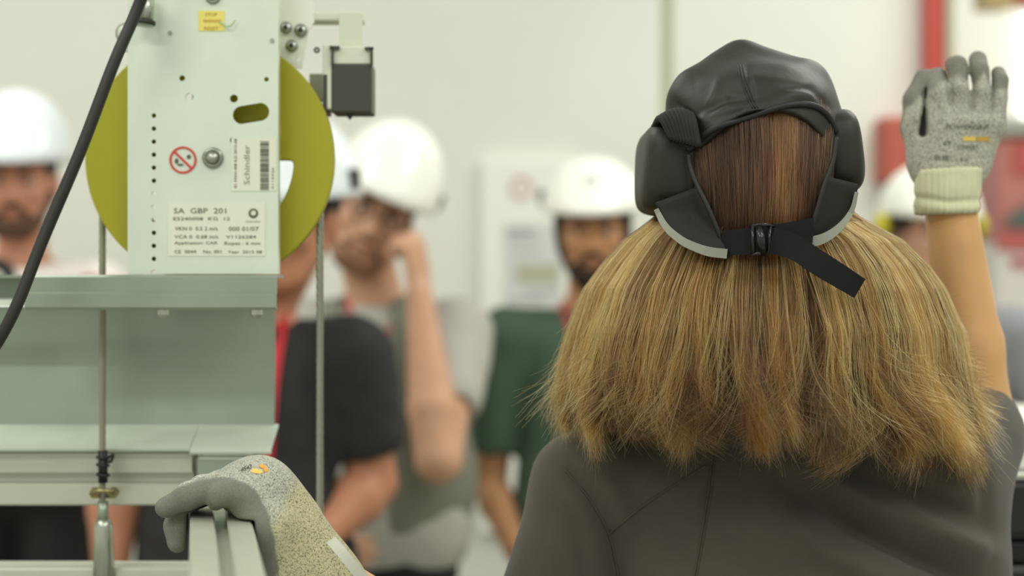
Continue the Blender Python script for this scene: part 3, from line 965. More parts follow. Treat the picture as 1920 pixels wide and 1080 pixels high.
def person(label, cx, cy, Hc, M, skin_m, shirt_m, trouser_m, arms, s=1., shoulder_z=None, sh_half=.185, sleeve=.62, h=.006, yaw=0., lean=0., shirt_name='t_shirt', long_sleeve=False, hair_m=None, brow_m=None, girth=1., zh=None, curl=.35):
    """a standing person: body (one surface), shirt, trousers, shoes. arms: {'L':(elbow, wrist, hand_dir, palm_n), ...}; L is at +x"""
    root = thing('person', label, 'person', (cx, cy, 0))
    Hc = np.array(Hc, float); M = np.array(M, float)
    zs = shoulder_z if shoulder_z else Hc[2] - .245 * s
    N = lambda x, y, z: np.array([cx + x * math.cos(yaw) - y * math.sin(yaw), cy + x * math.sin(yaw) + y * math.cos(yaw) , z])
    sh = {'L': N(sh_half, 0, zs - .005), 'R': N(-sh_half, 0, zs - .005)}
    pts = [Hc + .16, Hc - .16, N(.3, .2, 0), N(-.3, -.2, 0)]
    for kx, (e, w_, hd, pn) in arms.items():
        pts += [np.array(e) + .07, np.array(e) - .07, np.array(w_) + .13, np.array(w_) - .13]
    lo = np.min(pts, 0) - .03; hi = np.max(pts, 0) + .03; lo[2] = -.02
    zh = zh or zs * .66
    # ---- body
    F = Field(lo, hi, h)
    T = head_parts(F, Hc, M, s)
    nb = N(0, .025, zs + .045)
    F.cap(T((0, .022, -.055)), nb, .054 * s, .060 * s, .02)
    for sd in 'LR':
        F.cap(nb - np.array([0, 0, .02]), sh[sd], .052 * s, .050 * s, .03)
    F.ell(N(0, .0, zs - .15), (.150 * s, .095 * s, .18 * s), .03)
    F.ell(N(0, -.01, zs - .34), (.132 * s, .095 * s, .17 * s), .03)
    F.ell(N(0, .0, zh - .03), (.140 * s, .10 * s, .10 * s), .03)
    for x in (-1, 1):
        F.cap(N(x * .085, 0, zh - .06), N(x * .095, -.01, zh * .53), .075, .052, .02)
        F.cap(N(x * .095, -.01, zh * .53), N(x * .10, .02, .09), .050, .036, .02)
        F.cap(N(x * .10, .02, .05), N(x * .11, -.10, .035), .032, .028, .02)
    for sd, (e, w_, hd, pn) in arms.items():
        e = np.array(e); w_ = np.array(w_)
        F.cap(sh[sd], e, .049 * s * girth, .038 * s * girth, .02)
        m_ = e + (w_ - e) * .3
        F.cap(e, m_, .037 * s * girth, .040 * s * girth, .01); F.cap(m_, w_, .040 * s * girth, .026 * s, .01)
        add_hand(F, w_, hd, pn, 1 if sd == 'R' else -1, s * 1.04, curl if sd == 'L' else .35)
    body = F.build('body', skin_m, root, 1)
    head_details(root, Hc, M, s, brow_m or mat('brow_brown', (62, 44, 32), .8))
    if hair_m:
        G = Field(Hc - .16, Hc + .16, .006)
        G.ell(T((0, .024, .036)), np.array((.082, .098, .090)) * s, .01, M=M)
        G.half(T((0, -.045, .0)), M @ np.array((0, -1, -.25)), .01)
        G.half(T((0, 0, -.04)), M @ np.array((0, 0, -1.)), .01)
        G.build('hair', hair_m, root, 1)
    # ---- shirt
    G = Field(lo, hi, h)
    for sd in 'LR':
        G.cap(nb - np.array([0, 0, .035]), sh[sd], .058 * s, .062 * s, .03)
    G.ell(N(0, .0, zs - .14), (.176 * s, .118 * s, .19 * s), .04)
    G.ell(N(0, -.012, zs - .34), (.166 * s * girth, .122 * s, .20 * s), .06)
    G.cap(N(-.07 * girth, -.0, zh + .02), N(.07 * girth, -.0, zh + .02), .108 * s, .108 * s, .05)
    G.half((0, 0, zh - .045), (0, 0, -1), .006)
    for sd, (e, w_, hd, pn) in arms.items():
        e = np.array(e); w_ = np.array(w_)
        if long_sleeve:
            G.cap(sh[sd], e, .066 * s, .056 * s, .02); G.cap(e, e + (w_ - e) * .9, .056 * s, .042 * s, .02)
        else:
            cut = sh[sd] + (e - sh[sd]) * sleeve
            G.cap(sh[sd], cut, .068 * s * girth, .061 * s * girth, .025)
    G.ell(T((0, .01, -.115)) * .35 + nb * .65 + np.array([0, -.02, .075]), (.066 * s, .07 * s, .06 * s), .008, 'sub')
    for sd, (e, w_, hd, pn) in arms.items():
        if not long_sleeve:
            d = norm(np.array(e) - sh[sd]); cut = sh[sd] + (np.array(e) - sh[sd]) * sleeve
            c0 = cut + d * .078                                     # square sleeve end
            G.cap(c0 + d * .012, c0 + d * .05, .082, .082, .004, 'sub', sq=None)
    seed = int(abs(cx * 1000)) % 97
    def folds(v, f):
        n = vnormals(v, f)
        return v + n * (wob(v * np.array([1, 1, .35]), 42, seed) * .0045 + wob(v, 90, seed + 1) * .0012)[:, None]
    shirt = G.build(shirt_name, shirt_m, root, 1, folds)
    # ---- trousers and shoes
    G = Field(lo, hi, .010)
    G.cap(N(-.065, .0, zh - .03), N(.065, .0, zh - .03), .102 * s, .102 * s, .03)
    for x in (-1, 1):
        G.cap(N(x * .085, 0, zh - .07), N(x * .095, -.01, zh * .53), .092, .072, .02)
        G.cap(N(x * .095, -.01, zh * .53), N(x * .10, .02, .10), .070, .062, .02)
    G.half((0, 0, .045), (0, 0, -1), .004)
    G.half((0, 0, zh + .03), (0, 0, 1), .004)
    G.build('trousers', trouser_m, root, 1)
    for x in (-1, 1):
        G = Field(N(x * .11, 0, 0) - .26, N(x * .11, 0, 0) + .26, .008)
        G.cap(N(x * .10, .045, .045), N(x * .112, -.13, .035), .046, .046, .02)
        G.cap(N(x * .10, .02, .06), N(x * .10, .02, .12), .05, .05, .02)
        G.half((0, 0, .0), (0, 0, -1), .003)
        G.half((0, 0, .105), (0, 0, 1), .003)
        G.build('shoe', mat('black_shoe', (24, 23, 22), .5), root, 1)
    return root, body, shirt, T, sh, nb

def lanyard(root, nb, shirt, col, drop=.36, side=0., wid=.018, name='lanyard', face=-1):
    """two straps from the neck over the chest meeting at a clip"""
    t_ = tree(shirt)
    la = None
    for x in (-1, 1):
        pts = []
        for u in np.linspace(0, 1, 22):
            p = nb + np.array([x * (.060 * (1 - u) + .006) + side * u, -.0, .035 - drop * u - (.012 if u > 0 else 0)])
            hit = t_.ray_cast(Vector((p[0], p[1] - .6, p[2])), Vector((0, 1, 0)))
            y = (hit[0][1] - .004) if hit[0] is not None and hit[0][1] < nb[1] + .03 else nb[1] - .03
            pts.append(np.array([p[0], y, p[2]]))
        for i in range(1, len(pts) - 1):
            pts[i][1] = (pts[i - 1][1] + pts[i + 1][1] + pts[i][1]) / 3
        st = MB().strip(pts, np.array([wid, 0, 0]), np.array([0, 1, 0]), .002)
        o = st.build(name if x == -1 else 'lanyard_strap', col, root if x == -1 else la)
        if x == -1: la = o
    p = pts[-1]
    MB().box(p + np.array([-.008, -.004, -.03]), p + np.array([.008, .002, .004]), .001).build('clip', M_zinc, la)
    return la

def rot(yaw=0, pitch=0, roll=0):
    """head rotation: yaw about z, pitch nods forward (+), roll leans to +x seen from the front"""
    return np.array(Matrix.Rotation(R(yaw), 3, 'Z') @ Matrix.Rotation(R(roll), 3, 'Y') @ Matrix.Rotation(R(pitch), 3, 'X'))
M_helm_w = mat('white_helmet', (246, 246, 236), .25, coat=.3)
M_helm_b = mat('bluish_white_helmet', (236, 242, 246), .25, coat=.3)
M_jeans = mat('black_trousers', (22, 22, 23), .8)
M_navy = mat('navy_trousers', (38, 42, 54), .8)

# --- man with beard in the white red-striped overall, far left
Y = 3.9
Hc = P(36, 340, Y); cx = Hc[0] + .0
zs = Hc[2] - .255
arms = {'L': ((cx + .26, Y - .02, zs - .30), (cx + .10, Y - .20, zs - .42), (-1, -.2, .1), (0, 1, 0)),
        'R': ((cx - .27, Y - .05, zs - .30), (cx - .06, Y - .22, zs - .40), (1, -.2, 0.1), (0, 1, 0))}
r_, bod, shr, T, sh, nb = person('bearded man in a white helmet and white jacket with a red shoulder stripe', cx, Y, Hc, rot(6, 4, 0), skin('skin_ruddy', (196, 138, 112)),
    mat('white_workwear', (226, 220, 212), .8), M_jeans, arms, shirt_name='work_jacket', long_sleeve=True, hair_m=mat('hair_dark', (52, 40, 32), .7), zh=1.04)
beard(r_, Hc, rot(6, 4, 0), 1., mat('beard_brown', (92, 66, 50), .9))
helmet(r_, Hc, rot(6, 2, 0), 1., M_helm_b, clip=False, emblem=False, rz=.158)
tr = tree(shr)
for x in (-1, 1):
    pts = []
    for u in np.linspace(0, 1, 16):
        X_, Yq = cx + x * (.105 + .10 * u), Y - .055 - .01 * u
        hit = tr.ray_cast(Vector((X_, Yq, 2.2)), Vector((0, 0, -1)))
        if hit[0] is not None: pts.append(np.array(hit[0]) + np.array([0, 0, .003]))
    MB().strip(pts, np.array([0, .06, -.012]), np.array([0, .2, 1]), .003).build('red_stripe', mat('stripe_bright_red', (206, 62, 48), .8), shr)
MB().torus(P(-8, 524, 3.72), (.2, 1, 0), .034, .015, 30, 10).build('ear_defender', M_black, r_, True)
MB().torus(P(-8, 524, 3.735), (.2, 1, 0), .030, .012, 30, 10).build('ear_cushion', mat('black_foam', (14, 14, 14), .9), r_, True)

# --- man in the black T-shirt behind the governor
Y = 3.1
Hc = P(543, 412, Y); cx = P(464, 0, Y)[0]
zs = P(0, 640, Y)[2]
arms = {'L': (P(698, 905, Y + .02), P(600, 1010, Y - .10), (-1, -.4, -.5), (0, 1, .2)),
        'R': (P(218, 890, Y + .02), P(206, 1110, Y - .06), (.3, -.5, -1), (.4, 1, 0))}
r_, bod, shr, T, sh, nb = person('man in a black T-shirt with a red lanyard, half hidden by the governor', cx, Y, Hc, rot(-18, 6, 4), skin('skin_tan', (178, 122, 92)),
    mat('black_cotton', (32, 32, 32), .85), M_jeans, arms, sh_half=.188, sleeve=.62, hair_m=mat('hair_black', (26, 22, 20), .7), girth=1.2)
helmet(r_, Hc, rot(-18, 4, 4), 1., M_helm_b, emblem=False)
ld = lanyard(r_, nb, shr, mat('lanyard_red', (178, 24, 34), .6), .44, .036, .022)

# --- man in grey touching his face
Y = 3.75
Hc = P(700, 402, Y); cx = P(708, 0, Y)[0]
zs = P(0, 598, Y)[2]
arms = {'L': (P(822, 862, Y - .22), P(786, 548, Y - .14), (-.14, .10, 1), (-.8, .5, 0)),
        'R': ((cx - .25, Y + .03, zs - .30), (cx - .16, Y - .17, zs - .46), (1, -.4, -.2), (0, 1, 0))}
MC = rot(10, 4, 24)
r_, bod, shr, T, sh, nb = person('man in a grey shirt and tilted white helmet raising one hand to his glasses', cx, Y, Hc, MC, skin('skin_fair', (204, 158, 128)),
    mat('light_grey_jersey', (176, 174, 166), .85), M_jeans, arms, sleeve=.50, sh_half=.165, hair_m=mat('hair_brown', (70, 52, 38), .7), girth=1.2, curl=1.0, s=1.07)
beard(r_, Hc, MC, 1.04, mat('stubble', (142, 104, 82), .9))
helmet(r_, Hc, MC, 1.03, M_helm_w, rz=.162)
gl = MB()
for x in (-1, 1):
    gl.torus(T((x * .033, -.112, -.002)), MC @ np.array((0, 1, 0)), .021, .0022, 24, 6)
    gl.tube([T((x * .054, -.108, .002)), T((x * .078, -.06, .004)), T((x * .082, .01, .004))], .002, 6)
gl.tube([T((-.012, -.113, .0)), T((0, -.116, .003)), T((.012, -.113, .0))], .002, 6)
gl.build('glasses', mat('glasses_frame', (78, 50, 44), .4), r_, True)
# open vest in darker grey green
G = Field((cx - .3, Y - .2, zs - .55), (cx + .3, Y + .2, zs + .12), .007)
for sd in 'LR':
    G.cap(nb - np.array([0, 0, .035]), sh[sd], .068, .073, .03)
G.ell((cx, Y, zs - .15), (.197, .134, .209), .04)
G.ell((cx, Y - .012, zs - .35), (.222, .139, .220), .06)
G.half((cx, Y, zs - .50), (0, 0, -1), .006)
G.fn(lambda x, y, z: np.maximum(np.abs(x - cx + .02) - (.055 + .0 * z), y - Y), .006, 'sub')
G.ell(nb + np.array([0, -.02, .09]), (.075, .085, .075), .008, 'sub')
G.build('open_vest', mat('olive_grey_vest', (122, 124, 110), .9), r_, 1)
lanyard(r_, nb, shr, mat('lanyard_dull_red', (170, 62, 56), .6), .10, .0, .014)

# --- man in the dark green T-shirt
Y = 4.0
Hc = P(1112, 432, Y); cx = P(1108, 0, Y)[0]
zs = P(0, 640, Y)[2]
arms = {'R': (P(918, 905, Y + .02), P(968, 1030, Y - .12), (.6, -.5, -.6), (.2, 1, 0)),
        'L': ((cx + .24, Y + .02, zs - .33), (cx + .17, Y - .16, zs - .49), (-.6, -.5, -.6), (-.2, 1, 0))}
MD = rot(-4, 3, -1)
r_, bod, shr, T, sh, nb = person('man in a dark green T-shirt and white helmet with chin strap', cx, Y, Hc, MD, skin('skin_olive', (186, 136, 96)),
    mat('dark_green_cotton', (72, 94, 76), .85, var=.05), M_jeans, arms, sh_half=.198, sleeve=.70, hair_m=mat('hair_black', (26, 22, 20), .7), girth=1.06)
beard(r_, Hc, MD, 1., mat('beard_dark', (52, 38, 28), .9))
helmet(r_, Hc, MD, 1.0, M_helm_w, rz=.122, strap=mat('strap_black', (24, 24, 22), .6))
lanyard(r_, nb, shr, mat('lanyard_dull_red', (170, 62, 56), .6), .22, .0, .014)

# --- person behind the raised glove, with yellow ear defenders
Y = 4.3
Hc = P(1744, 440, Y); cx = P(1752, 0, Y)[0]
zs = P(0, 560, Y)[2]
arms = {'L': ((cx + .27, Y + .0, zs - .30), (cx + .16, Y - .18, zs - .42), (-1, -.3, -.1), (0, 1, 0)),
        'R': ((cx - .27, Y + .0, zs - .30), (cx - .16, Y - .18, zs - .42), (1, -.3, -.1), (0, 1, 0))}
ME = rot(8, 2, 0)
r_, bod, shr, T, sh, nb = person('person in a grey blue shirt and white helmet with yellow ear defenders', cx, Y, Hc, ME, skin('skin_pale', (206, 158, 132)),
    mat('grey_blue_cotton', (132, 134, 138), .85, var=.04), M_navy, arms, sh_half=.20, sleeve=.66, girth=1.05, hair_m=mat('hair_brown', (70, 52, 38), .7))
hm = helmet(r_, Hc, ME, 1.02, M_helm_w, clip=False, rz=.125)
for x in (-1, 1):
    e = MB().cyl(T((x * .128, .0, .020)), ME @ np.array((1, 0, 0)), .032, .022, 20).build('ear_defender', mat('ear_yellow', (196, 186, 40), .5), hm, True)
    MB().cyl(T((x * .112, .0, .018)), ME @ np.array((1, 0, 0)), .030, .02, 20).build('ear_cushion', M_black, e, True)
# ------------------------------------------------------------------ the woman seen from behind
Y0 = 1.62
WX = P(1410, 0, Y0)[0]
wm_root = thing('person', 'woman seen from behind with loose blonde hair, dark cap and raised gloved hand', 'person', (P(1470, 0, 1.66)[0], 1.66, 0))
Hc = P(1412, 372, 1.635)
MH = rot(180, 2, 0)
sW = .97
M_skinw = skin('skin_warm', (206, 160, 108))
M_jacket = mat('dark_olive_jacket', (66, 60, 52), .85, var=.06, vscale=60, bump=.25, bscale=1400, sheen=.15)
M_cap = mat('dark_satin_cap', (32, 32, 22), .5, var=.10, vscale=30, bump=.10, bscale=160, spec=.38)
M_cap2 = mat('cap_panel', (32, 32, 25), .65, bump=.15, bscale=1500, spec=.3)
M_capd = mat('cap_binding', (24, 25, 20), .6)
M_reflect = mat('reflective_piping', (132, 134, 121), .5, bump=.2, bscale=2000)
M_strap = mat('black_webbing', (17, 19, 18), .75, bump=.3, bscale=1600, stretch=(1, 1, 3), spec=.25)

# joints
shL = P(1092, 908, 1.63); shR = P(1748, 868, 1.65)
elL = P(968, 1330, 1.62); wrL = P(622, 1085, 1.475)
elR = P(1836, 800, 1.76); wrR = P(1780, 372, 1.745)
tc = P(1484, 0, 1.66)[0]
zsw = P(0, 890, 1.65)[2]
nbw = np.array([P(1425, 0, 1.65)[0], 1.645, zsw + .045])

# ---- body: one surface with head, neck, trunk, arms and legs
lo = np.array([P(560, 0, 1.4)[0] - .03, 1.36, -.02]); hi = np.array([P(1930, 0, 1.76)[0] + .02, 1.90, 1.72])
F = Field(lo, hi, .006)
T = head_parts(F, Hc, MH, sW)
F.cap(T((0, .020, -.06)), nbw, .050, .055, .02)
F.cap(nbw - np.array([0, 0, .045]), shL, .040, .032, .02); F.cap(nbw - np.array([0, 0, .045]), shR, .040, .036, .02)
F.ell((tc, 1.675, zsw - .16), (.135, .08, .16), .03)
F.ell((tc, 1.665, zsw - .34), (.125, .085, .16), .03)
F.ell((tc, 1.665, zsw - .47), (.155, .10, .13), .03)
for x in (-1, 1):
    F.cap((tc + x * .085, 1.665, .74), (tc + x * .09, 1.665, .42), .078, .050, .02)
    F.cap((tc + x * .09, 1.665, .42), (tc + x * .09, 1.655, .08), .048, .034, .02)
    F.cap((tc + x * .09, 1.655, .045), (tc + x * .10, 1.77, .035), .030, .026, .02)
F.cap(shL, elL, .032, .032, .02); F.cap(elL, wrL, .035, .022, .01)
F.cap(shR, elR, .044, .038, .02)
mR = elR + (wrR - elR) * .35
F.cap(elR, mR, .036, .034, .012); F.cap(mR, wrR, .034, .0255, .012)
F.cap(wrR, P(1785, 310, 1.75), .018, .012, .01)
F.cap(wrL, P(520, 960, 1.45), .018, .012, .01)
body_w = F.build('body', M_skinw, wm_root, 1)
head_details(wm_root, Hc, MH, sW, mat('brow_brown', (62, 44, 32), .8))

# ---- jacket
lo = np.array([P(880, 0, 1.62)[0] - .07, 1.46, .70]); hi = np.array([P(1930, 0, 1.76)[0], 1.86, 1.45])
G = Field(lo, hi, .005)
G.cap(nbw - np.array([0, 0, .035]), shL, .050, .044, .05)
G.cap(nbw - np.array([0, 0, .035]), shR, .052, .050, .05)
G.ell((tc, 1.665, zsw - .16), (.188, .118, .20), .05, pw=2.4)
G.ell((tc, 1.665, zsw - .36), (.184, .118, .26), .06, pw=2.4)
G.ell((tc - .01, 1.665, zsw - .50), (.182, .120, .16), .05, pw=2.4)
G.half((0, 0, zsw - .56), (0, 0, -1), .01)
G.cap(shL, elL, .047, .056, .028)
G.cap(elL, elL + (wrL - elL) * .45, .054, .048, .02)
G.cap(shR, shR + (elR - shR) * .86, .056, .050, .03)
G.cap(shR + np.array([.01, .01, -.10]), shR + (elR - shR) * .7 + np.array([0, 0, -.015]), .06, .04, .05)
d = norm(elR - shR)
G.cap(nbw + np.array([0, 0, .0]), nbw + np.array([0, .01, .035]), .066, .062, .02)          # collar
G.cap(nbw + np.array([0, .01, .0]), nbw + np.array([0, .01, .12]), .054, .056, .006, 'sub')
def topx(v):
    return 960 + v[:, 0] / v[:, 1] * FPX, 540 - (v[:, 2] - ZC) / v[:, 1] * FPX
def ridge(px, py, pts, wd, amp):
    """bump along a poly-line drawn on the cloth, fading at its ends"""
    best = np.full(len(px), 1e9); tt = np.zeros(len(px))
    n = len(pts) - 1
    for i in range(n):
        a = np.array(pts[i], float); b = np.array(pts[i + 1], float); ab = b - a
        t = np.clip(((px - a[0]) * ab[0] + (py - a[1]) * ab[1]) / (ab @ ab), 0, 1)
        dd = np.hypot(px - a[0] - t * ab[0], py - a[1] - t * ab[1])
        m_ = dd < best
        best[m_] = dd[m_]; tt[m_] = (i + t[m_]) / n
    return amp * np.exp(-(best / wd) ** 2) * np.sqrt(np.clip(np.sin(np.pi * np.clip(tt, .02, .98)), 0, 1))
def jfold(v, f):
    n = vnormals(v, f)
    px, py = topx(v)
    back = n[:, 1] < .2
    d_ = np.zeros(len(v))
    for pts, wd, amp in (
        ([(1050, 868), (1108, 938), (1146, 1010), (1170, 1130)], 15, -.011),
        ([(1075, 850), (1150, 935), (1190, 1010), (1215, 1120)], 26, .006),
        ([(1470, 900), (1600, 985), (1760, 1060), (1840, 1110)], 22, -.021),
        ([(1500, 870), (1640, 950), (1800, 1020), (1860, 1040)], 26, .018),
        ([(1450, 960), (1560, 1040), (1700, 1110)], 28, .012),
        ([(1640, 890), (1740, 940), (1850, 985)], 18, -.010),
        ([(1230, 930), (1270, 1010), (1280, 1100)], 20, -.004),
        ([(1335, 855), (1326, 920), (1312, 1000), (1298, 1110)], 5, -.0015),
        ([(1140, 1003), (1230, 935), (1325, 868)], 5, -.0015),
        ([(1000, 960), (1030, 1040), (1030, 1120)], 18, .004),
        ([(1070, 960), (1090, 1030), (1100, 1110)], 14, -.004),
        ([(1800, 830), (1845, 900), (1850, 1000)], 12, -.004)):
        d_ += ridge(px, py, pts, wd, amp)
    d_ = d_ * back + wob(v * np.array([1, 1, .5]), 30, 5) * .003
    return v + n * d_[:, None]
jk = G.build('jacket', M_jacket, wm_root, 2, jfold)
tj = tree(jk)
def seam(pts, name='seam', r=.0009, lift=.0004):
    out = []
    for p in bezier([np.array([*p, 0.]) for p in pts], 40):
        h_ = onto(tj, p[0], p[1], lift)
        if h_ is not None: out.append(h_)
    if len(out) > 3:
        for _ in range(2):
            out = [out[0]] + [(out[i - 1] + out[i] * 2 + out[i + 1]) / 4 for i in range(1, len(out) - 1)] + [out[-1]]
        MB().tube(out, r, 6).build(name, mat('jacket_seam', (66, 62, 54), .85), jk, True)
seam([(1336, 850), (1330, 910), (1316, 1000), (1298, 1100)])
seam([(1341, 850), (1335, 910), (1321, 1000), (1303, 1100)], r=.0006)
seam([(1140, 1003), (1190, 960), (1240, 925), (1325, 872)])
seam([(1060, 880), (1108, 940), (1144, 1008), (1165, 1110)], r=.0012)
# cuff of the rolled right sleeve
# ---- trousers and shoes (below the picture)
G = Field((tc - .26, 1.48, .02), (tc + .26, 1.86, .92), .010)
G.cap((tc - .07, 1.665, .80), (tc + .07, 1.665, .80), .105, .105, .03)
for x in (-1, 1):
    G.cap((tc + x * .085, 1.665, .74), (tc + x * .09, 1.665, .42), .092, .068, .02)
    G.cap((tc + x * .09, 1.665, .42), (tc + x * .09, 1.655, .09), .066, .058, .02)
G.half((0, 0, .04), (0, 0, -1), .004)
G.build('trousers', mat('dark_trousers', (40, 40, 40), .85), wm_root, 1)
for x in (-1, 1):
    G = Field((tc + x * .1 - .1, 1.54, -.02), (tc + x * .1 + .1, 1.90, .16), .008)
    G.cap((tc + x * .09, 1.63, .045), (tc + x * .10, 1.80, .035), .044, .042, .02)
    G.cap((tc + x * .09, 1.655, .06), (tc + x * .09, 1.655, .12), .048, .048, .02)
    G.half((0, 0, 0), (0, 0, -1), .003); G.half((0, 0, .11), (0, 0, 1), .003)
    G.build('shoe', mat('black_shoe', (24, 23, 22), .5), wm_root, 1)

# ---- cap
def W(px, py, Y=1.60): return P(px, py, Y)
cc = W(1410, 272, 1.615)
cr_ = (S(166, 1.61), .120, S(160, 1.61))
lo = cc - np.array([.12, .15, .10]); hi = cc + np.array([.12, .17, .10])
G = Field(lo, hi, .0022)
G.ell(cc, cr_, .004, pw=2.25)
G.cap(W(1392, 122, 1.60), W(1300, 172, 1.58), .014, .018, .03)                # slack peak of the crown
G.cap(W(1392, 122, 1.60), W(1500, 158, 1.58), .014, .018, .03)
G.cap(cc + np.array([0, .09, -.045]), cc + np.array([0, .125, -.052]), .055, .05, .03, sq=((0, 0, 1), .25))    # visor, on the far side
ac = W(1432, 390, 1.52)
ca, sa = math.cos(R(-5)), math.sin(R(-5))
def arch(x, y, z):
    dx = (x - ac[0]); dz = (z - ac[2])
    ex = (dx * ca + dz * sa) / S(150, 1.52); ez = (-dx * sa + dz * ca) / S(178, 1.52)
    return np.maximum((np.sqrt(ex * ex + ez * ez) - 1) * S(150, 1.52), y - 1.60)
G.fn(arch, .004, 'sub')
G.ell(cc - np.array([0, -.002, .012]), np.array(cr_) - np.array([.011, .011, .006]), .004, 'sub')
G.half((0, 0, W(0, 322, 1.615)[2]), (0, 0, -1), .004)
def crumple(v, f):
    n = vnormals(v, f); px, py = topx(v)
    d_ = wob(v, 55, 9) * .0016 + wob(v * np.array([1, 1, 1.8]), 95, 12) * .0011
    bk = n[:, 1] < .3
    for pts, wd, amp in (([(1290, 245), (1340, 190), (1420, 165)], 16, -.003), ([(1400, 120), (1405, 150), (1415, 200)], 5, -.0018),
                         ([(1440, 190), (1500, 175), (1545, 190)], 14, .003), ([(1330, 230), (1400, 205), (1480, 190)], 10, -.0025), ([(1300, 160), (1380, 145), (1500, 160)], 14, .0025),
                         ([(1268, 190), (1290, 215), (1300, 245)], 7, -.004), ([(1310, 215), (1360, 185), (1440, 180)], 8, -.0028), ([(1470, 165), (1520, 170), (1556, 205)], 7, -.003), ([(1350, 150), (1330, 190), (1312, 230)], 7, .002)):
        d_ += ridge(px, py, pts, wd, amp) * bk
    return v + n * d_[:, None]
crown = G.build('cap', M_cap, wm_root, 2, crumple, label='dark padded winter cap with ear flaps and open back')
tcr = tree(crown)
for dx in (-5, 0, 5):
    pts = [onto(tcr, 1388 + dx + 28 * u ** 1.5, 121 + 82 * u, .0003) for u in np.linspace(0, 1, 16)]
    pts = [p for p in pts if p is not None]
    if len(pts) > 3: MB().tube(pts, .0004 if dx else .0006, 6).build('crown_seam', M_capd, crown, True)
# ear flaps
def flap(c, r, lean, seed, name='ear_flap'):
    Mx = np.array(Matrix.Rotation(R(lean), 3, 'Y'))
    G = Field(np.array(c) - .10, np.array(c) + .10, .0022)
    G.ell(c, r, .004, M=Mx, pw=4.2)
    def post(v, f):
        n = vnormals(v, f)
        return v + n * (wob(v, 60, seed) * .0012)[:, None]
    return G.build(name, M_cap, crown, 2, post)
def WW(px, py, Ys, Yc):
    p = P(px, py, Ys); return np.array([p[0], Yc, p[2]])
fl = flap(WW(1261, 316, 1.555, 1.60), (S(60, 1.555), .070, S(86, 1.555)), 5, 1)
fr = flap(WW(1574, 283, 1.555, 1.60), (S(42, 1.555), .070, S(80, 1.555)), -7, 2)
# ridged stretch gusset on the left
for k in range(9):
    u = k / 8
    MB().tube(bezier([W(1226 + 62 * u, 240 - 34 * math.sin(u * 1.9) + 10 * u, 1.565), W(1240 + 58 * u, 222 + 8 * u - 16 * math.sin(u * 2.4), 1.53 - .012 * u), W(1262 + 48 * u, 262 + 14 * u, 1.522 - .012 * u)], 12), .0034, 8).build('gusset_rib', M_cap2, crown, True)
# binding round the opening and the lower flaps
def hd(px, py, extra=0.):
    """depth of the back of the head (with hair) at that place"""
    c = W(1418, 315, 1.612); r = (.1035, .1160, .165)
    p = P(px, py, 1.53)
    u = min(.93, ((p[0] - c[0]) / r[0]) ** 2 + ((p[2] - c[2]) / r[2]) ** 2)
    return c[1] - r[1] * math.sqrt(1 - u) - extra
tcap = tree(crown, fl, fr)
def hem(pts, r, m, name, dy=0., lift=.001):
    out = []
    for p in bezier([np.array([*p, 0.]) for p in pts], 60):
        h_ = onto(tcap, p[0], p[1] + dy, lift)
        if h_ is not None and h_[1] < 1.60: out.append(h_)
    for _ in range(6):
        out = [out[0]] + [(out[i - 1] + out[i] * 2 + out[i + 1]) / 4 for i in range(1, len(out) - 1)] + [out[-1]]
    MB().tube(out, r, 8).build(name, m, crown, True)
hem([(1290, 287), (1320, 258), (1352, 239), (1400, 223), (1450, 208), (1490, 200), (1525, 202), (1552, 222), (1567, 252)], .0030, M_capd, 'crown_hem', -4)
for pts in ([(1292, 290), (1294, 312), (1306, 345), (1326, 385), (1345, 430), (1361, 476)], [(1568, 258), (1562, 300), (1546, 345), (1530, 400), (1512, 457)]):
    MB().tube(bezier([P(x, y, min(hd(x, y, .006), 1.525)) for (x, y) in pts], 40), .0022, 8).build('binding', M_capd, crown, True)
def flapY(py):
    return 1.526 - .022 * min(1, max(0, (py - 400) / 70))
def panel(inner, outer, name, extra=.006, th=.004):
    a = bezier([np.array([*p, 0.]) for p in inner], 16); b = bezier([np.array([*p, 0.]) for p in outer], 16)
    vv = []; ff = []
    m_ = 10; n_ = len(a)
    for s_ in (0, 1):
        for i in range(n_):
            for j in range(m_):
                p = a[i] + (b[i] - a[i]) * j / (m_ - 1)
                vv.append(P(p[0], p[1], min(hd(p[0], p[1], extra), flapY(p[1])) + s_ * th))
    o2 = n_ * m_
    for i in range(n_ - 1):
        for j in range(m_ - 1):
            k = i * m_ + j
            ff += [(k, k + 1, k + m_ + 1, k + m_), (o2 + k, o2 + k + m_, o2 + k + m_ + 1, o2 + k + 1)]
    for i in range(n_ - 1):
        k = i * m_; ff.append((k, k + m_, o2 + k + m_, o2 + k)); k += m_ - 1; ff.append((k, o2 + k, o2 + k + m_, k + m_))
    for j in range(m_ - 1):
        ff.append((j, o2 + j, o2 + j + 1, j + 1)); k = (n_ - 1) * m_ + j; ff.append((k, k + 1, o2 + k + 1, o2 + k))
    return obj(name, vv, ff, M_cap2, crown, True)
li = [(1308, 350), (1334, 398), (1352, 436), (1363, 480)]; lo_ = [(1228, 380), (1250, 430), (1296, 464), (1362, 481)]
pl = panel(li, lo_, 'neck_flap')
ri = [(1548, 330), (1532, 385), (1520, 428), (1509, 462)]; ro_ = [(1610, 345), (1598, 398), (1566, 440), (1513, 463)]
pr = panel(ri, ro_, 'neck_flap')
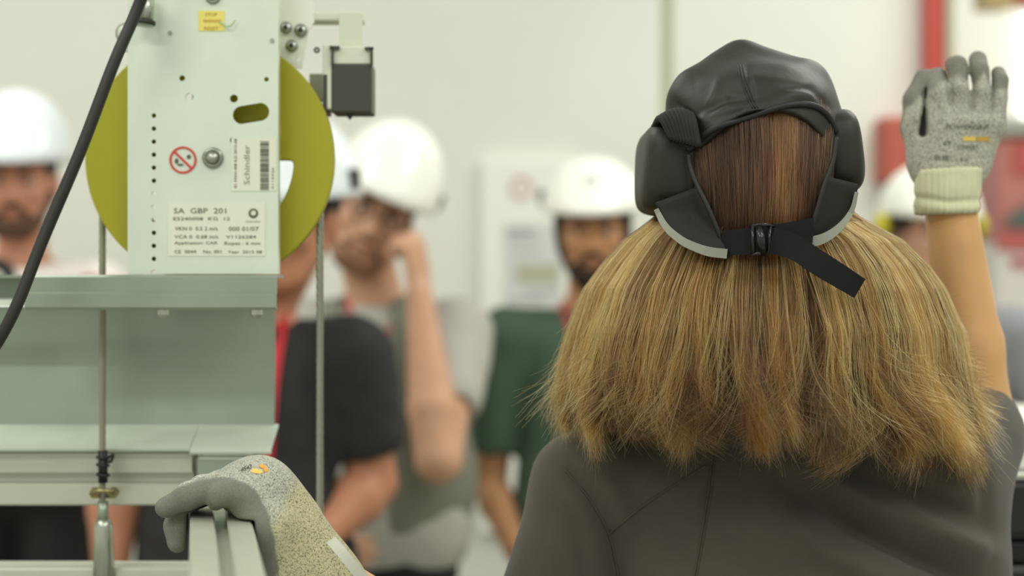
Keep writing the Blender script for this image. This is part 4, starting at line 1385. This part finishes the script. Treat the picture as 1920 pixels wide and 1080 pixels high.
def piping(pts, wds, parent):
    p2 = bezier([np.array([*p, 0.]) for p in pts], 24)
    P3 = []; wv = []
    for i, p in enumerate(p2):
        dv = norm(p2[min(i + 1, 24)] - p2[max(i - 1, 0)]); nx_ = np.array([-dv[1], dv[0]])
        wd = np.interp(i / 24, np.linspace(0, 1, len(wds)), wds)
        Yq = min(hd(p[0], p[1], .0085), flapY(p[1]) - .0025)
        P3.append(P(p[0], p[1], Yq))
        wv.append(np.array([nx_[0] * S(wd, Yq), 0, -nx_[1] * S(wd, Yq)]))
    MB().strip(P3, wv, np.array([0, -1., 0]), .002).build('reflective_piping', M_reflect, parent)
piping([(1230, 392), (1248, 425), (1275, 449), (1300, 462), (1330, 472), (1363, 476)], [9, 13, 15, 16, 18, 18], pl)
piping([(1606, 360), (1598, 392), (1580, 420), (1555, 441), (1532, 451), (1513, 453)], [7, 9, 13, 17, 20, 18], pr)
# strap, buckle and loose end
sp = []; sw_ = []
for (x, y, e) in ((1352, 457, .010), (1380, 454, .011), (1420, 450, .012), (1460, 444, .012), (1500, 437, .011), (1525, 432, .009)):
    sp.append(P(x, y, hd(x, y, e)))
st = MB().strip(bezier(sp, 20), np.array([S(4, 1.5), 0, S(49, 1.5)]), np.array([0, -1., 0]), .002).build('strap', M_strap, crown)
tail = [P(1445, 450, 1.486), P(1490, 464, 1.480), P(1530, 490, 1.474), P(1575, 518, 1.474), P(1612, 541, 1.478)]
tl = bezier(tail, 20)
wv = []
for i in range(21):
    dv = norm(tl[min(i + 1, 20)] - tl[max(i - 1, 0)]); nn = np.array([-dv[2], 0, dv[0]])
    wv.append(nn * S(np.interp(i, [0, 6, 20], [52, 48, 42]), 1.48))
MB().strip(tl, wv, np.array([0, -1., 0]), .002).build('strap_end', M_strap, st)
bk = MB()
for (y, x0, x1) in ((423, 1406, 1452), (477, 1408, 1438)):
    bk.tube([P(x0, y + 1, 1.488), P((x0 + x1) / 2, y - 2, 1.482), P(x1, y, 1.488)], .0020, 8)
bk.tube([P(1423, 424, 1.484), P(1427, 450, 1.478), P(1431, 476, 1.484)], [.0036, .0042, .0036], 10)
bk.tube([P(1412, 424, 1.486), P(1413, 476, 1.486)], .0022, 8)
bk.tube([P(1444, 424, 1.486), P(1440, 476, 1.486)], .0018, 8)
bk.build('buckle', mat('buckle_black', (20, 21, 20), .22), st, True)

# ---- hair: dark inner volume plus strands
LV = np.array([330, 400, 450, 495, 540, 620, 700, 790, 880, 930.])
HL = np.array([1262, 1240, 1176, 1136, 1104, 1072, 1050, 1036, 1036, 1036.])
HR = np.array([1580, 1596, 1686, 1732, 1764, 1800, 1814, 1838, 1856, 1856.])
HD = np.array([.088, .092, .100, .112, .126, .142, .150, .154, .154, .154])
HYc = 1.615
def hsec(py):
    l = np.interp(py, LV, HL); r = np.interp(py, LV, HR); d_ = np.interp(py, LV, HD)
    return (l + r) / 2, (r - l) / 2, d_
vv = []; ff = []
lev = np.linspace(330, 812, 22); na = 40
for py in lev:
    c, w_, d_ = hsec(py)
    ins = .016 + .012 * (py > 740) * (py - 740) / 70
    for i in range(na):
        a = 2 * math.pi * i / na
        bk_ = math.cos(a)
        Yq = HYc - (d_ - ins) * bk_ if bk_ > 0 else HYc - .05 * bk_
        vv.append(((c + (w_ - ins / HYc * FPX) * math.sin(a) - 960) / FPX * Yq, Yq, ZC - (py - 540) / FPX * Yq))
for j in range(len(lev) - 1):
    for i in range(na):
        i2 = (i + 1) % na
        ff.append((j * na + i, j * na + i2, (j + 1) * na + i2, (j + 1) * na + i))
ff.append(tuple(range(na))[::-1]); ff.append(tuple((len(lev) - 1) * na + i for i in range(na)))
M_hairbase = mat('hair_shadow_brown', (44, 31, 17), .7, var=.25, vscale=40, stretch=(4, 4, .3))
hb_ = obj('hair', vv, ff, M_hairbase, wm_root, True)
G = Field(Hc - .16, Hc + .16, .005)
G.ell(W(1418, 315, 1.612), (.090, .103, .098), .01)
G.half((0, 1.66, 0), (0, 1, 0), .01)
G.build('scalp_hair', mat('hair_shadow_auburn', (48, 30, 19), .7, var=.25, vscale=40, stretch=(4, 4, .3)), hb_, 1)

tint = []; strands = []; rads = []
NP = 26
def tend(th):
    """pixel row where the strands end, by place round the head"""
    return np.interp(th, [-1.8, -1.2, -.8, -.3, .1, .4, .9, 1.3, 1.8], [796, 806, 828, 832, 838, 862, 872, 860, 840])
def clump(n, th, rr, y0, y1, col, spread, wave, curl, tipx, tipo, seed, frizz=.0022, ph=None, fq=None, th2=None, droop=.28):
    """one lock: n strands round the place th; th2 is where its tip is drawn to"""
    r = np.random.default_rng(seed)
    t = np.linspace(0, 1, NP)[None, :]
    dth = r.normal(0, spread, (n, 1)); drr = r.normal(0, .022, (n, 1))
    cl = 1 - .68 * np.clip((t - .2) / .8, 0, 1) ** 1.1
    a = th + dth * cl
    if th2 is not None: a = a + (th2 - th) * np.clip((t - .15) / .85, 0, 1) ** 1.3
    rad = np.clip(rr + drr * cl, .2, 1.03)
    yE = y1 + r.normal(0, 13, (n, 1)) - np.abs(r.normal(0, 45, (n, 1))) * (r.random((n, 1)) < .3)
    py = y0 + (yE - y0) * t
    c, w_, d_ = hsec(py)
    Yq = HYc - d_ * np.cos(a) * rad
    ph = r.uniform(0, 6.28) if ph is None else ph
    fq = r.uniform(.8, 1.7) if fq is None else fq
    amp = wave * np.clip((t - .25) / .75, 0, 1) ** 1.3
    dX = amp * np.sin(2 * math.pi * fq * t + ph) * (.25 + .75 * np.abs(np.cos(a)))
    Yq = Yq - amp * .6 * np.cos(2 * math.pi * fq * t + ph) * np.cos(a)
    k = np.clip((t - (1 - droop)) / droop, 0, 1) ** 1.8
    dX = dX + k * (tipx + r.normal(0, .0045, (n, 1)))
    Yq = Yq - k * (tipo + r.normal(0, .0035, (n, 1)))
    f1 = r.normal(0, frizz, (n, 1)); f2 = r.uniform(0, 6.28, (n, 1)); f3 = r.uniform(1.2, 3.6, (n, 1))
    g1 = np.clip((t - .2) / .8, 0, 1)
    dX = dX + f1 * g1 * np.sin(f2 + f3 * 2 * t * math.pi); Yq = Yq + f1 * g1 * np.cos(f2 + 1 + f3 * 2 * t * math.pi)
    X = (c + w_ * np.sin(a) * rad - 960) / FPX * Yq + dX
    Z = ZC - (py - 540) / FPX * Yq + k * (curl + r.normal(0, .003, (n, 1)))
    strands.append(np.stack([X, Yq, Z], -1))
    tint.append(np.clip(col + r.normal(0, .10, n), 0, 1))
    rads.append(r.uniform(.00011, .00019, n))
rr_ = np.random.default_rng(11)
NS = 64
sup = [dict(th=-1.75 + 3.5 * (i + .5) / NS + rr_.normal(0, .03), tipx=rr_.choice([-1, 1]) * abs(rr_.normal(.014, .018)), tipo=rr_.normal(.003, .009), ph=rr_.uniform(0, 6.28), fq=rr_.uniform(.9, 1.8), wave=abs(rr_.normal(.008, .007)), col=rr_.normal(0, .19), y=rr_.normal(0, 22), curl=abs(rr_.normal(.0, .014)), lay=rr_.random()) for i in range(NS)]
NCL = 1000
for i in range(NCL):
    th = rr_.uniform(-1.75, 1.75)
    q_ = min(sup, key=lambda e: abs(e['th'] - th) + abs(rr_.normal(0, .05)))
    layer = np.clip(rr_.random() * .75 + q_['lay'] * .25, 0, 1)
    rr = 1.0 - .10 * layer ** 1.3 - .105 * q_['lay']
    if abs(th) > 1.35: rr = min(rr, .985)
    y1 = tend(th) + q_['y'] + rr_.normal(0, 10) - (14 if layer < .3 else 0)
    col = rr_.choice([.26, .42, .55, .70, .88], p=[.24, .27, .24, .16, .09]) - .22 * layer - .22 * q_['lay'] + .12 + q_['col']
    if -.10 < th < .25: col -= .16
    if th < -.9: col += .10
    col = float(np.clip(col, .03, 1))
    edge = .010 if th > .95 else .004 if th < -.8 else 0
    damp = .25 if th < -.8 else .6 if th > .9 else 1.
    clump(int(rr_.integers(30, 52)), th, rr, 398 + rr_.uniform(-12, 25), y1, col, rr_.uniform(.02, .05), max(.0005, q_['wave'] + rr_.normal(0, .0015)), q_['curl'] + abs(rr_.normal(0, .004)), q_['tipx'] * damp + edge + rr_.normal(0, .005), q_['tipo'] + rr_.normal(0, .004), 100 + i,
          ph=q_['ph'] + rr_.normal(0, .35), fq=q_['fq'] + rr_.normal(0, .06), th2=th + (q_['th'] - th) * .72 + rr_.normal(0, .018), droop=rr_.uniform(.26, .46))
# fine pale highlights lying on top
for i in range(110):
    th = rr_.uniform(-1.6, 1.6)
    clump(6, th, 1.012, 415, tend(th) + rr_.normal(-25, 30), .95, .012, abs(rr_.normal(.004, .003)), .004, rr_.normal(0, .016), rr_.normal(.004, .006), 5000 + i, .0015, th2=th + rr_.normal(0, .10))
# curled ends turning left or right over the collar
for i in range(52):
    th = rr_.uniform(-1.0, 1.25)
    sg = rr_.choice([-1, 1])
    clump(15, th, 1.0 - .04 * rr_.random(), 420, tend(th) - rr_.uniform(0, 55), float(np.clip(rr_.normal(.55, .2), .1, 1)), .03, abs(rr_.normal(.006, .004)), rr_.uniform(.0, .022), sg * rr_.uniform(.008, .034), rr_.normal(.010, .006), 7000 + i, .0015, th2=th + rr_.normal(0, .08), droop=rr_.uniform(.16, .34))
# loose flyaways
for i in range(44):
    th = rr_.uniform(-1.6, 1.6)
    clump(3, th, 1.0, 420, tend(th) + rr_.normal(-20, 45), .7, .10, .008, .012 * rr_.random(), rr_.normal(0, .026), rr_.normal(.008, .010), 900 + i, .006, th2=th + rr_.normal(0, .22))
# tip wisps flipping out on both sides
for i in range(36):
    sgn = -1 if i % 2 else 1
    clump(5, sgn * rr_.uniform(1.1, 1.7), 1.0, 420, tend(sgn * 1.3) - rr_.uniform(-10, 90), .7, .06, .005, .010 * rr_.random(), sgn * abs(rr_.normal(.004, .007)), rr_.normal(.0, .01), 1400 + i, .004)
nA = sum(len(x) for x in tint)
# hair drawn back over the head, inside the opening of the cap
def top_clump(n, x0, col, seed):
    r = np.random.default_rng(seed)
    t = np.linspace(0, 1, NP)[None, :]
    xs = x0 + r.normal(0, 7, (n, 1))
    xe = 1432 + (xs - 1432) * .86
    px = xs + (xe - xs) * t + 3 * np.sin(t * 5 + r.uniform(0, 6, (n, 1))) * r.normal(0, 1, (n, 1))
    y0 = np.interp(x0, [1290, 1340, 1400, 1480, 1530, 1555], [262, 228, 206, 190, 196, 236]) + r.uniform(-12, 8, (n, 1)); y1 = 486 + r.uniform(-18, 18, (n, 1))
    py = y0 + (y1 - y0) * t
    c = W(1418, 315, 1.612); q_ = (.0985, .1075, .160)
    X = (px - 960) / FPX * 1.53; Z = ZC - (py - 540) / FPX * 1.53
    u = np.clip(((X - c[0]) / q_[0]) ** 2 + ((Z - c[2]) / q_[2]) ** 2, 0, .97)
    Yq = c[1] - q_[1] * np.sqrt(1 - u) - r.uniform(-.004, .0015, (n, 1)) + .002 * np.sin(t * 7 + x0)
    strands.append(np.stack([X, Yq, Z], -1))
    tint.append(np.clip(col + r.normal(0, .09, n), 0, 1)); rads.append(r.uniform(.00015, .00024, n))
for i in range(110):
    x0 = rr_.uniform(1292, 1552)
    base = .10 + .30 * math.exp(-((x0 - 1455) / 45) ** 2)
    top_clump(42, x0, np.clip(base + rr_.normal(0, .12), 0, .7), 3000 + i)
strands = np.concatenate(strands).astype(np.float32)
tint = np.concatenate(tint).astype(np.float32); rads = np.concatenate(rads).astype(np.float32)
red = np.zeros(len(tint), np.float32); red[nA:] = 1.
hc = bpy.data.hair_curves.new('hair_strands')
hc.add_curves([NP] * len(strands))
org = np.array(origin(wm_root), np.float32)
hc.attributes['position'].data.foreach_set('vector', (strands - org).reshape(-1))
ra = hc.attributes.get('radius') or hc.attributes.new('radius', 'FLOAT', 'POINT')
prof_ = np.interp(np.linspace(0, 1, NP), [0, .7, 1], [1, .95, .35])[None, :]
ra.data.foreach_set('value', (rads[:, None] * prof_).astype(np.float32).reshape(-1))
for nm, arr in (('tint', tint), ('red', red)):
    at = hc.attributes.new(nm, 'FLOAT', 'CURVE'); at.data.foreach_set('value', arr)
hm_ = bpy.data.materials.new('blonde_hair'); hm_.use_nodes = True
nt = hm_.node_tree; nt.nodes.clear()
out = nt.nodes.new('ShaderNodeOutputMaterial'); ph_ = nt.nodes.new('ShaderNodeBsdfHairPrincipled')
ph_.parametrization = 'COLOR'
ph_.inputs['Roughness'].default_value = .38; ph_.inputs['Radial Roughness'].default_value = .5
ph_.inputs['Random Roughness'].default_value = .2
at1 = nt.nodes.new('ShaderNodeAttribute'); at1.attribute_name = 'tint'
at2 = nt.nodes.new('ShaderNodeAttribute'); at2.attribute_name = 'red'
def ramp(stops):
    r = nt.nodes.new('ShaderNodeValToRGB')
    while len(r.color_ramp.elements) < len(stops): r.color_ramp.elements.new(.5)
    for e, (p, c) in zip(r.color_ramp.elements, stops):
        e.position = p; e.color = lin(c)
    nt.links.new(at1.outputs['Fac'], r.inputs['Fac'])
    return r
r1 = ramp([(0, (20, 11, 4)), (.35, (58, 35, 11)), (.65, (104, 69, 23)), (1, (178, 134, 64))])
r2 = ramp([(0, (40, 24, 14)), (.35, (94, 60, 34)), (.7, (156, 108, 62)), (1, (190, 146, 92))])
mx = nt.nodes.new('ShaderNodeMix'); mx.data_type = 'RGBA'
nt.links.new(at2.outputs['Fac'], mx.inputs['Factor']); nt.links.new(r1.outputs['Color'], mx.inputs['A']); nt.links.new(r2.outputs['Color'], mx.inputs['B'])
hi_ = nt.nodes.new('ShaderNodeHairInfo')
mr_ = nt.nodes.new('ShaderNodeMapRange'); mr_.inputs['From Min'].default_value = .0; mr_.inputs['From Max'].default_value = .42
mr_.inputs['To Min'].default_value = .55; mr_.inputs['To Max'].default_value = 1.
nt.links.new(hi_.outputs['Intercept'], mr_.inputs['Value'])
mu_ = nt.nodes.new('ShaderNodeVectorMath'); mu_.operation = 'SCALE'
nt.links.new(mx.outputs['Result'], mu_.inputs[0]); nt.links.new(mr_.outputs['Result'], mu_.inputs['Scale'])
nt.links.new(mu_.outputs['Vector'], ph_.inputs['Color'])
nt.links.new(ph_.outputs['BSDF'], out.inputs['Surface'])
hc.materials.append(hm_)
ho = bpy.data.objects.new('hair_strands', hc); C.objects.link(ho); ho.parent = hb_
ho['kind'] = 'stuff'
# ------------------------------------------------------------------ gloves of the woman
def glove_mat():
    m = bpy.data.materials.new('knit_glove'); m.use_nodes = True
    nt = m.node_tree; b = nt.nodes['Principled BSDF']
    tc_ = nt.nodes.new('ShaderNodeTexCoord')
    n1 = nt.nodes.new('ShaderNodeTexNoise'); n1.inputs['Scale'].default_value = 850; n1.inputs['Detail'].default_value = 2
    nt.links.new(tc_.outputs['Object'], n1.inputs['Vector'])
    def rmp(st):
        r = nt.nodes.new('ShaderNodeValToRGB')
        while len(r.color_ramp.elements) < len(st): r.color_ramp.elements.new(.5)
        for e, (p, c) in zip(r.color_ramp.elements, st): e.position = p; e.color = lin(c)
        nt.links.new(n1.outputs['Fac'], r.inputs['Fac']); return r
    kn = rmp([(.35, (88, 88, 77)), (.42, (148, 148, 135)), (.55, (174, 174, 158)), (.70, (200, 198, 182))])
    cf = rmp([(.36, (92, 86, 58)), (.43, (168, 164, 132)), (.56, (188, 184, 148)), (.70, (212, 202, 150))])
    ct = rmp([(.3, (102, 102, 92)), (.7, (120, 120, 110))])
    a1 = nt.nodes.new('ShaderNodeAttribute'); a1.attribute_name = 'coat'
    a2 = nt.nodes.new('ShaderNodeAttribute'); a2.attribute_name = 'cuff'
    m1 = nt.nodes.new('ShaderNodeMix'); m1.data_type = 'RGBA'
    m2 = nt.nodes.new('ShaderNodeMix'); m2.data_type = 'RGBA'
    nt.links.new(a2.outputs['Fac'], m1.inputs['Factor']); nt.links.new(kn.outputs['Color'], m1.inputs['A']); nt.links.new(cf.outputs['Color'], m1.inputs['B'])
    nt.links.new(a1.outputs['Fac'], m2.inputs['Factor']); nt.links.new(m1.outputs['Result'], m2.inputs['A']); nt.links.new(ct.outputs['Color'], m2.inputs['B'])
    nt.links.new(m2.outputs['Result'], b.inputs['Base Color'])
    b.inputs['Roughness'].default_value = .75
    bp = nt.nodes.new('ShaderNodeBump'); bp.inputs['Distance'].default_value = .0008
    iv = nt.nodes.new('ShaderNodeMath'); iv.operation = 'SUBTRACT'; iv.inputs[0].default_value = .75
    nt.links.new(a1.outputs['Fac'], iv.inputs[1])
    nt.links.new(iv.outputs[0], bp.inputs['Strength']); nt.links.new(n1.outputs['Fac'], bp.inputs['Height'])
    nt.links.new(bp.outputs['Normal'], b.inputs['Normal'])
    return m
M_glove = glove_mat()
M_cuff = mat('glove_cuff', (204, 204, 168), .85, var=.06, vscale=50, bump=.4, bscale=900)
def chain(F, pts, rs, k=.005):
    for i in range(len(pts) - 1):
        F.cap(pts[i], pts[i + 1], rs[i], rs[i + 1], k)
def sstep(x, a, b):
    t = np.clip((x - a) / (b - a), 0, 1); return t * t * (3 - 2 * t)

# --- raised right hand, back of the hand towards the lens
YG = 1.735
def g(px, py, dy=0.): return P(px, py, YG + dy)
F = Field(g(1690, 340, -.05) - np.array([.02, .0, .02]), g(1890, 85, .08) + np.array([.02, .03, .02]), .0018)
s_ = YG / FPX
# palm
F.cap(g(1778, 326), g(1786, 228), 62 * s_, 66 * s_, .01, sq=((0, 1, 0), .34))
F.cap(g(1738, 300, .004), g(1742, 232, .004), 32 * s_, 34 * s_, .012, sq=((0, 1, 0), .6))
F.cap(g(1828, 300, .004), g(1848, 232, .002), 28 * s_, 33 * s_, .012, sq=((0, 1, 0), .6))
F.cap(g(1762, 234), g(1864, 236), 20 * s_, 17 * s_, .008)
# fingers: index, middle, ring, little
chain(F, [g(1764, 228), g(1759, 172, -.004), g(1757, 146, .018), g(1760, 150, .040)], [19 * s_, 18.5 * s_, 18.5 * s_, 17 * s_], .003)
chain(F, [g(1802, 220), g(1800, 166, -.005), g(1795, 122, .004), g(1790, 121, .020)], [18 * s_, 18 * s_, 18 * s_, 17 * s_], .0025)
chain(F, [g(1840, 222), g(1842, 170, -.004), g(1836, 132, .0), g(1833, 112, .012)], [17.5 * s_, 17 * s_, 17.5 * s_, 17 * s_], .0025)
chain(F, [g(1868, 226), g(1873, 182, -.002), g(1875, 150, .002), g(1872, 138, .012)], [16 * s_, 14.5 * s_, 14.5 * s_, 14 * s_], .0025)
# thumb along the left side
chain(F, [g(1732, 300, .006), g(1714, 240, .012), g(1714, 186, .014), g(1730, 146, .018)], [26 * s_, 23 * s_, 20 * s_, 18 * s_], .006)
# web slots
F.cap(g(1733, 175, -.02), g(1729, 246, -.010), 6 * s_, 9 * s_, .004, 'sub')
for dy in (-.03, -.022, -.014, -.006, .002, .010):
    F.cap(g(1736, 168, dy), g(1730, 250, dy), 5 * s_, 8 * s_, .003, 'sub')
F.cap(g(1780, 150, -.006), g(1783, 196, -.008), 5 * s_, 5 * s_, .003, 'sub')
F.cap(g(1819, 140, -.006), g(1822, 206, -.008), 4 * s_, 5.5 * s_, .003, 'sub')
F.cap(g(1857, 150, -.006), g(1858, 212, -.008), 4 * s_, 4.5 * s_, .003, 'sub')
v, f = F.mesh(); v = relax_mesh(relax_mesh(v, f), f)
n = vnormals(v, f); px, py = topx(v)
v = v + n * (wob(v, 110, 3) * .0007 + ridge(px, py, [(1720, 300), (1780, 304), (1850, 296)], 3, -.0012) + ridge(px, py, [(1790, 222), (1830, 228), (1868, 224)], 5, .0012))[:, None]
n = vnormals(v, f)
go = obj('glove', v, f, M_glove, wm_root, True, label='grey knitted work glove on the raised hand')
depth = v[:, 1] - YG
tipline = np.interp(px, [1700, 1745, 1780, 1800, 1830, 1845, 1862, 1885], [200, 168, 150, 150, 158, 140, 178, 172])
coat = np.maximum(sstep(depth, .004, .012), sstep(tipline - py + wob(v, 260, 8) * 4, -4, 8) * .9)
coat = np.maximum(coat, sstep(n[:, 1], -.12, .2))
point_attr(go, 'coat', coat); point_attr(go, 'cuff', np.zeros(len(v)))
# cuff
F = Field(g(1690, 480, -.06) - np.array([.02, 0, .0]), g(1880, 215, .06) + .02, .002)
F.cap(g(1780, 270), g(1776, 360), 70 * s_, 58 * s_, .008, sq=((0, 1, 0), .62))
F.cap(g(1776, 362), g(1775, 440), 59 * s_, 62 * s_, .006, sq=((0, 1, 0), .70))
F.half(g(1776, 402), (.02, 0, -1), .003)
F.half(g(1780, 316), (-.05, 0, 1), .003)
def cuffpost(v, f):
    n = vnormals(v, f); px, py = topx(v)
    return v + n * (ridge(px, py, [(1700, 368), (1740, 372), (1775, 378), (1850, 374)], 5, -.003) + ridge(px, py, [(1700, 385), (1780, 392), (1850, 388)], 6, .0015) + .0005 * np.sin(px * .55))[:, None]
F.build('cuff', M_cuff, go, 1, cuffpost)
# printing on the back of the hand
tg = tree(go)
def print_on(txt, x, y, hgt, wid, m, slant=0., t_=None, parent=None, name='lettering'):
    v, f = text2d(txt, 1.0, .0)
    v[:, 0] -= v[:, 0].min(); v[:, 0] *= wid / v[:, 0].max(); v[:, 2] *= hgt / .7
    out = []
    for a_, _, b_ in v:
        h_ = onto(t_, x + a_, y - b_ + slant * a_, .0007)
        out.append(h_ if h_ is not None else (out[-1] if out else g(x, y)))
    return obj(name, out, f, m, parent)
M_print = mat('glove_print', (92, 92, 80), .8)
print_on('POWERGRIP', 1774, 241, 8, 80, M_print, .02, tg, go)
print_on('S2', 1769, 273, 8, 14, M_print, -.1, tg, go)
print_on('COMFORT', 1794, 280, 9, 40, M_print, .03, tg, go)
print_on('EN 388', 1753, 299, 9, 26, M_print, .05, tg, go)
print_on('4 X', 1800, 304, 8, 16, M_print, .05, tg, go)
for k in range(2):
    vv = []
    for j in range(5):
        for i in range(12):
            h_ = onto(tg, 1805 + k * 26 + i * 2.2, 256 + j * 2.0 + k * .5, .0006)
            vv.append(h_ if h_ is not None else g(1810, 260))
    ff = [(j * 12 + i, j * 12 + i + 1, (j + 1) * 12 + i + 1, (j + 1) * 12 + i) for j in range(4) for i in range(11)]
    obj('yellow_print', vv, ff, mat('print_yellow' if k == 0 else 'print_ochre', (214, 186, 86) if k == 0 else (186, 150, 60), .8), go)

# --- left hand lying over the rail
YG = 1.45
s_ = YG / FPX
F = Field(g(275, 1120, -.06) - .01, g(700, 850, .10) + .01, .0018)
# back of the hand and wrist
F.cap(g(415, 914, .045), g(500, 930, .010), 36 * s_, 44 * s_, .02)
F.cap(g(455, 912, .020), g(500, 925, -.004), 42 * s_, 46 * s_, .02)
F.cap(g(484, 912, .0), g(545, 1000, .010), 43 * s_, 52 * s_, .03)
F.cap(g(545, 1000, .010), g(602, 1076, .02), 53 * s_, 54 * s_, .03)
F.cap(g(602, 1076, .02), g(650, 1130, .03), 55 * s_, 60 * s_, .03)
# little-finger edge and heel of the palm running down beside the rail
F.cap(g(462, 935, -.022), g(500, 990, -.026), 30 * s_, 28 * s_, .02)
F.cap(g(500, 990, -.026), g(524, 1100, -.012), 28 * s_, 36 * s_, .02)
# fingers over the rail: little (near), ring (long, pointing left), middle (hanging), index behind
chain(F, [g(466, 930, -.026), g(436, 921, -.030), g(411, 929, -.028), g(404, 944, -.016)], [25 * s_, 21 * s_, 19 * s_, 15 * s_], .007)
chain(F, [g(470, 915, -.004), g(402, 914, -.008), g(356, 928, -.008), g(311, 951, -.006)], [27 * s_, 22 * s_, 23 * s_, 21 * s_], .008)
chain(F, [g(450, 905, .020), g(380, 915, .018), g(345, 950, .016), g(331, 985, .012), g(333, 1018, .010)], [26 * s_, 22 * s_, 22 * s_, 21 * s_, 20 * s_], .008)
chain(F, [g(440, 908, .045), g(385, 918, .045), g(352, 955, .040), g(345, 990, .036)], [24 * s_, 21 * s_, 20 * s_, 18 * s_], .008)
chain(F, [g(505, 985, .05), g(478, 1000, .066), g(486, 1045, .064)], [24 * s_, 21 * s_, 18 * s_], .01)          # thumb, far side under the palm
# creases of the bent little finger
F.cap(g(390, 922, -.046), g(396, 938, -.040), 2.5 * s_, 3.5 * s_, .005, 'sub')
F.cap(g(440, 926, -.056), g(424, 945, -.052), 3 * s_, 2.5 * s_, .006, 'sub')
# keep clear of the rail
xa, xb = P(413, 0, 1.45)[0], P(428, 0, 1.45)[0]
F.fn(lambda x, y, z: np.maximum(np.abs((x - (xa - .028 + (1.60 - y) / .80 * (xb + .115 - xa + .028)))) - .0278, z - (zr + .0015)), .003, 'sub')
v, f = F.mesh(); v = relax_mesh(v, f)
n = vnormals(v, f); px, py = topx(v)
v = v + n * (wob(v, 120, 5) * .0006)[:, None]
n = vnormals(v, f)
gl_ = obj('glove', v, f, M_glove, wm_root, True, label='grey coated knit glove gripping the aluminium rail')
# coated palm side: left of / below a border drawn over the hand
bx = [300, 338, 372, 402, 430, 466, 486, 500, 511, 518, 522]; by = [930, 911, 899, 894, 895, 908, 926, 952, 992, 1035, 1100]
def below(px, py):
    edge = np.interp(px, bx[:7], by[:7])
    e2 = np.interp(py, by[6:], bx[6:])
    return np.where(py < 926, py - edge, np.minimum(e2 - px, 60))
coat = sstep(below(px, py) + wob(v, 300, 6) * 2, -3, 3)
coat = np.maximum(coat, sstep(n[:, 2], -.1, -.5) * (px < 480))
cuffv = sstep((px - 520) * .62 + (py - 975) * .35 + wob(v, 80, 4) * 10, -6, 14)
point_attr(gl_, 'coat', coat); point_attr(gl_, 'cuff', cuffv)
tg2 = tree(gl_)
print_on('4543', 452, 886, 8, 20, mat('print_black', (36, 36, 32), .8), -.35, tg2, gl_)
for nm, col, poly in (('yellow_print', (220, 190, 96), [(469, 885), (474, 880), (482, 879), (486, 884), (489, 880), (494, 886), (488, 889), (478, 888)]),
                      ('orange_print', (226, 158, 48), [(486, 874), (490, 870), (496, 874), (503, 882), (501, 886), (496, 884), (494, 879), (489, 878)])):
    vv = [onto(tg2, x, y, .0006) for (x, y) in poly]
    vv = [p for p in vv if p is not None]
    cen = np.mean(vv, 0); hc_ = onto(tg2, *np.mean(poly, 0), .0009)
    vv.append(hc_ if hc_ is not None else cen)
    m_ = len(vv) - 1
    obj(nm, vv, [(i, (i + 1) % m_, m_) for i in range(m_)], mat(nm, col, .8), gl_)
# white care tag standing off the cuff
tp = bezier([g(620, 1012, -.012), g(640, 1035, -.022), g(662, 1062, -.024), g(690, 1096, -.020)], 14)
MB().strip(tp, np.array([.008, -.006, .006]), np.array([.5, -.6, .6]), .0006).build('care_tag', mat('tag_white', (222, 222, 210), .8), gl_)
# loose yarn loops along the edge
for (x, y) in ((519, 902), (534, 917), (551, 936), (557, 944)):
    MB().torus(g(x, y, -.004), (.3, 1, .2), 3.2 * s_, .0005, 12, 5).build('yarn_loop', M_cuff, gl_, True)
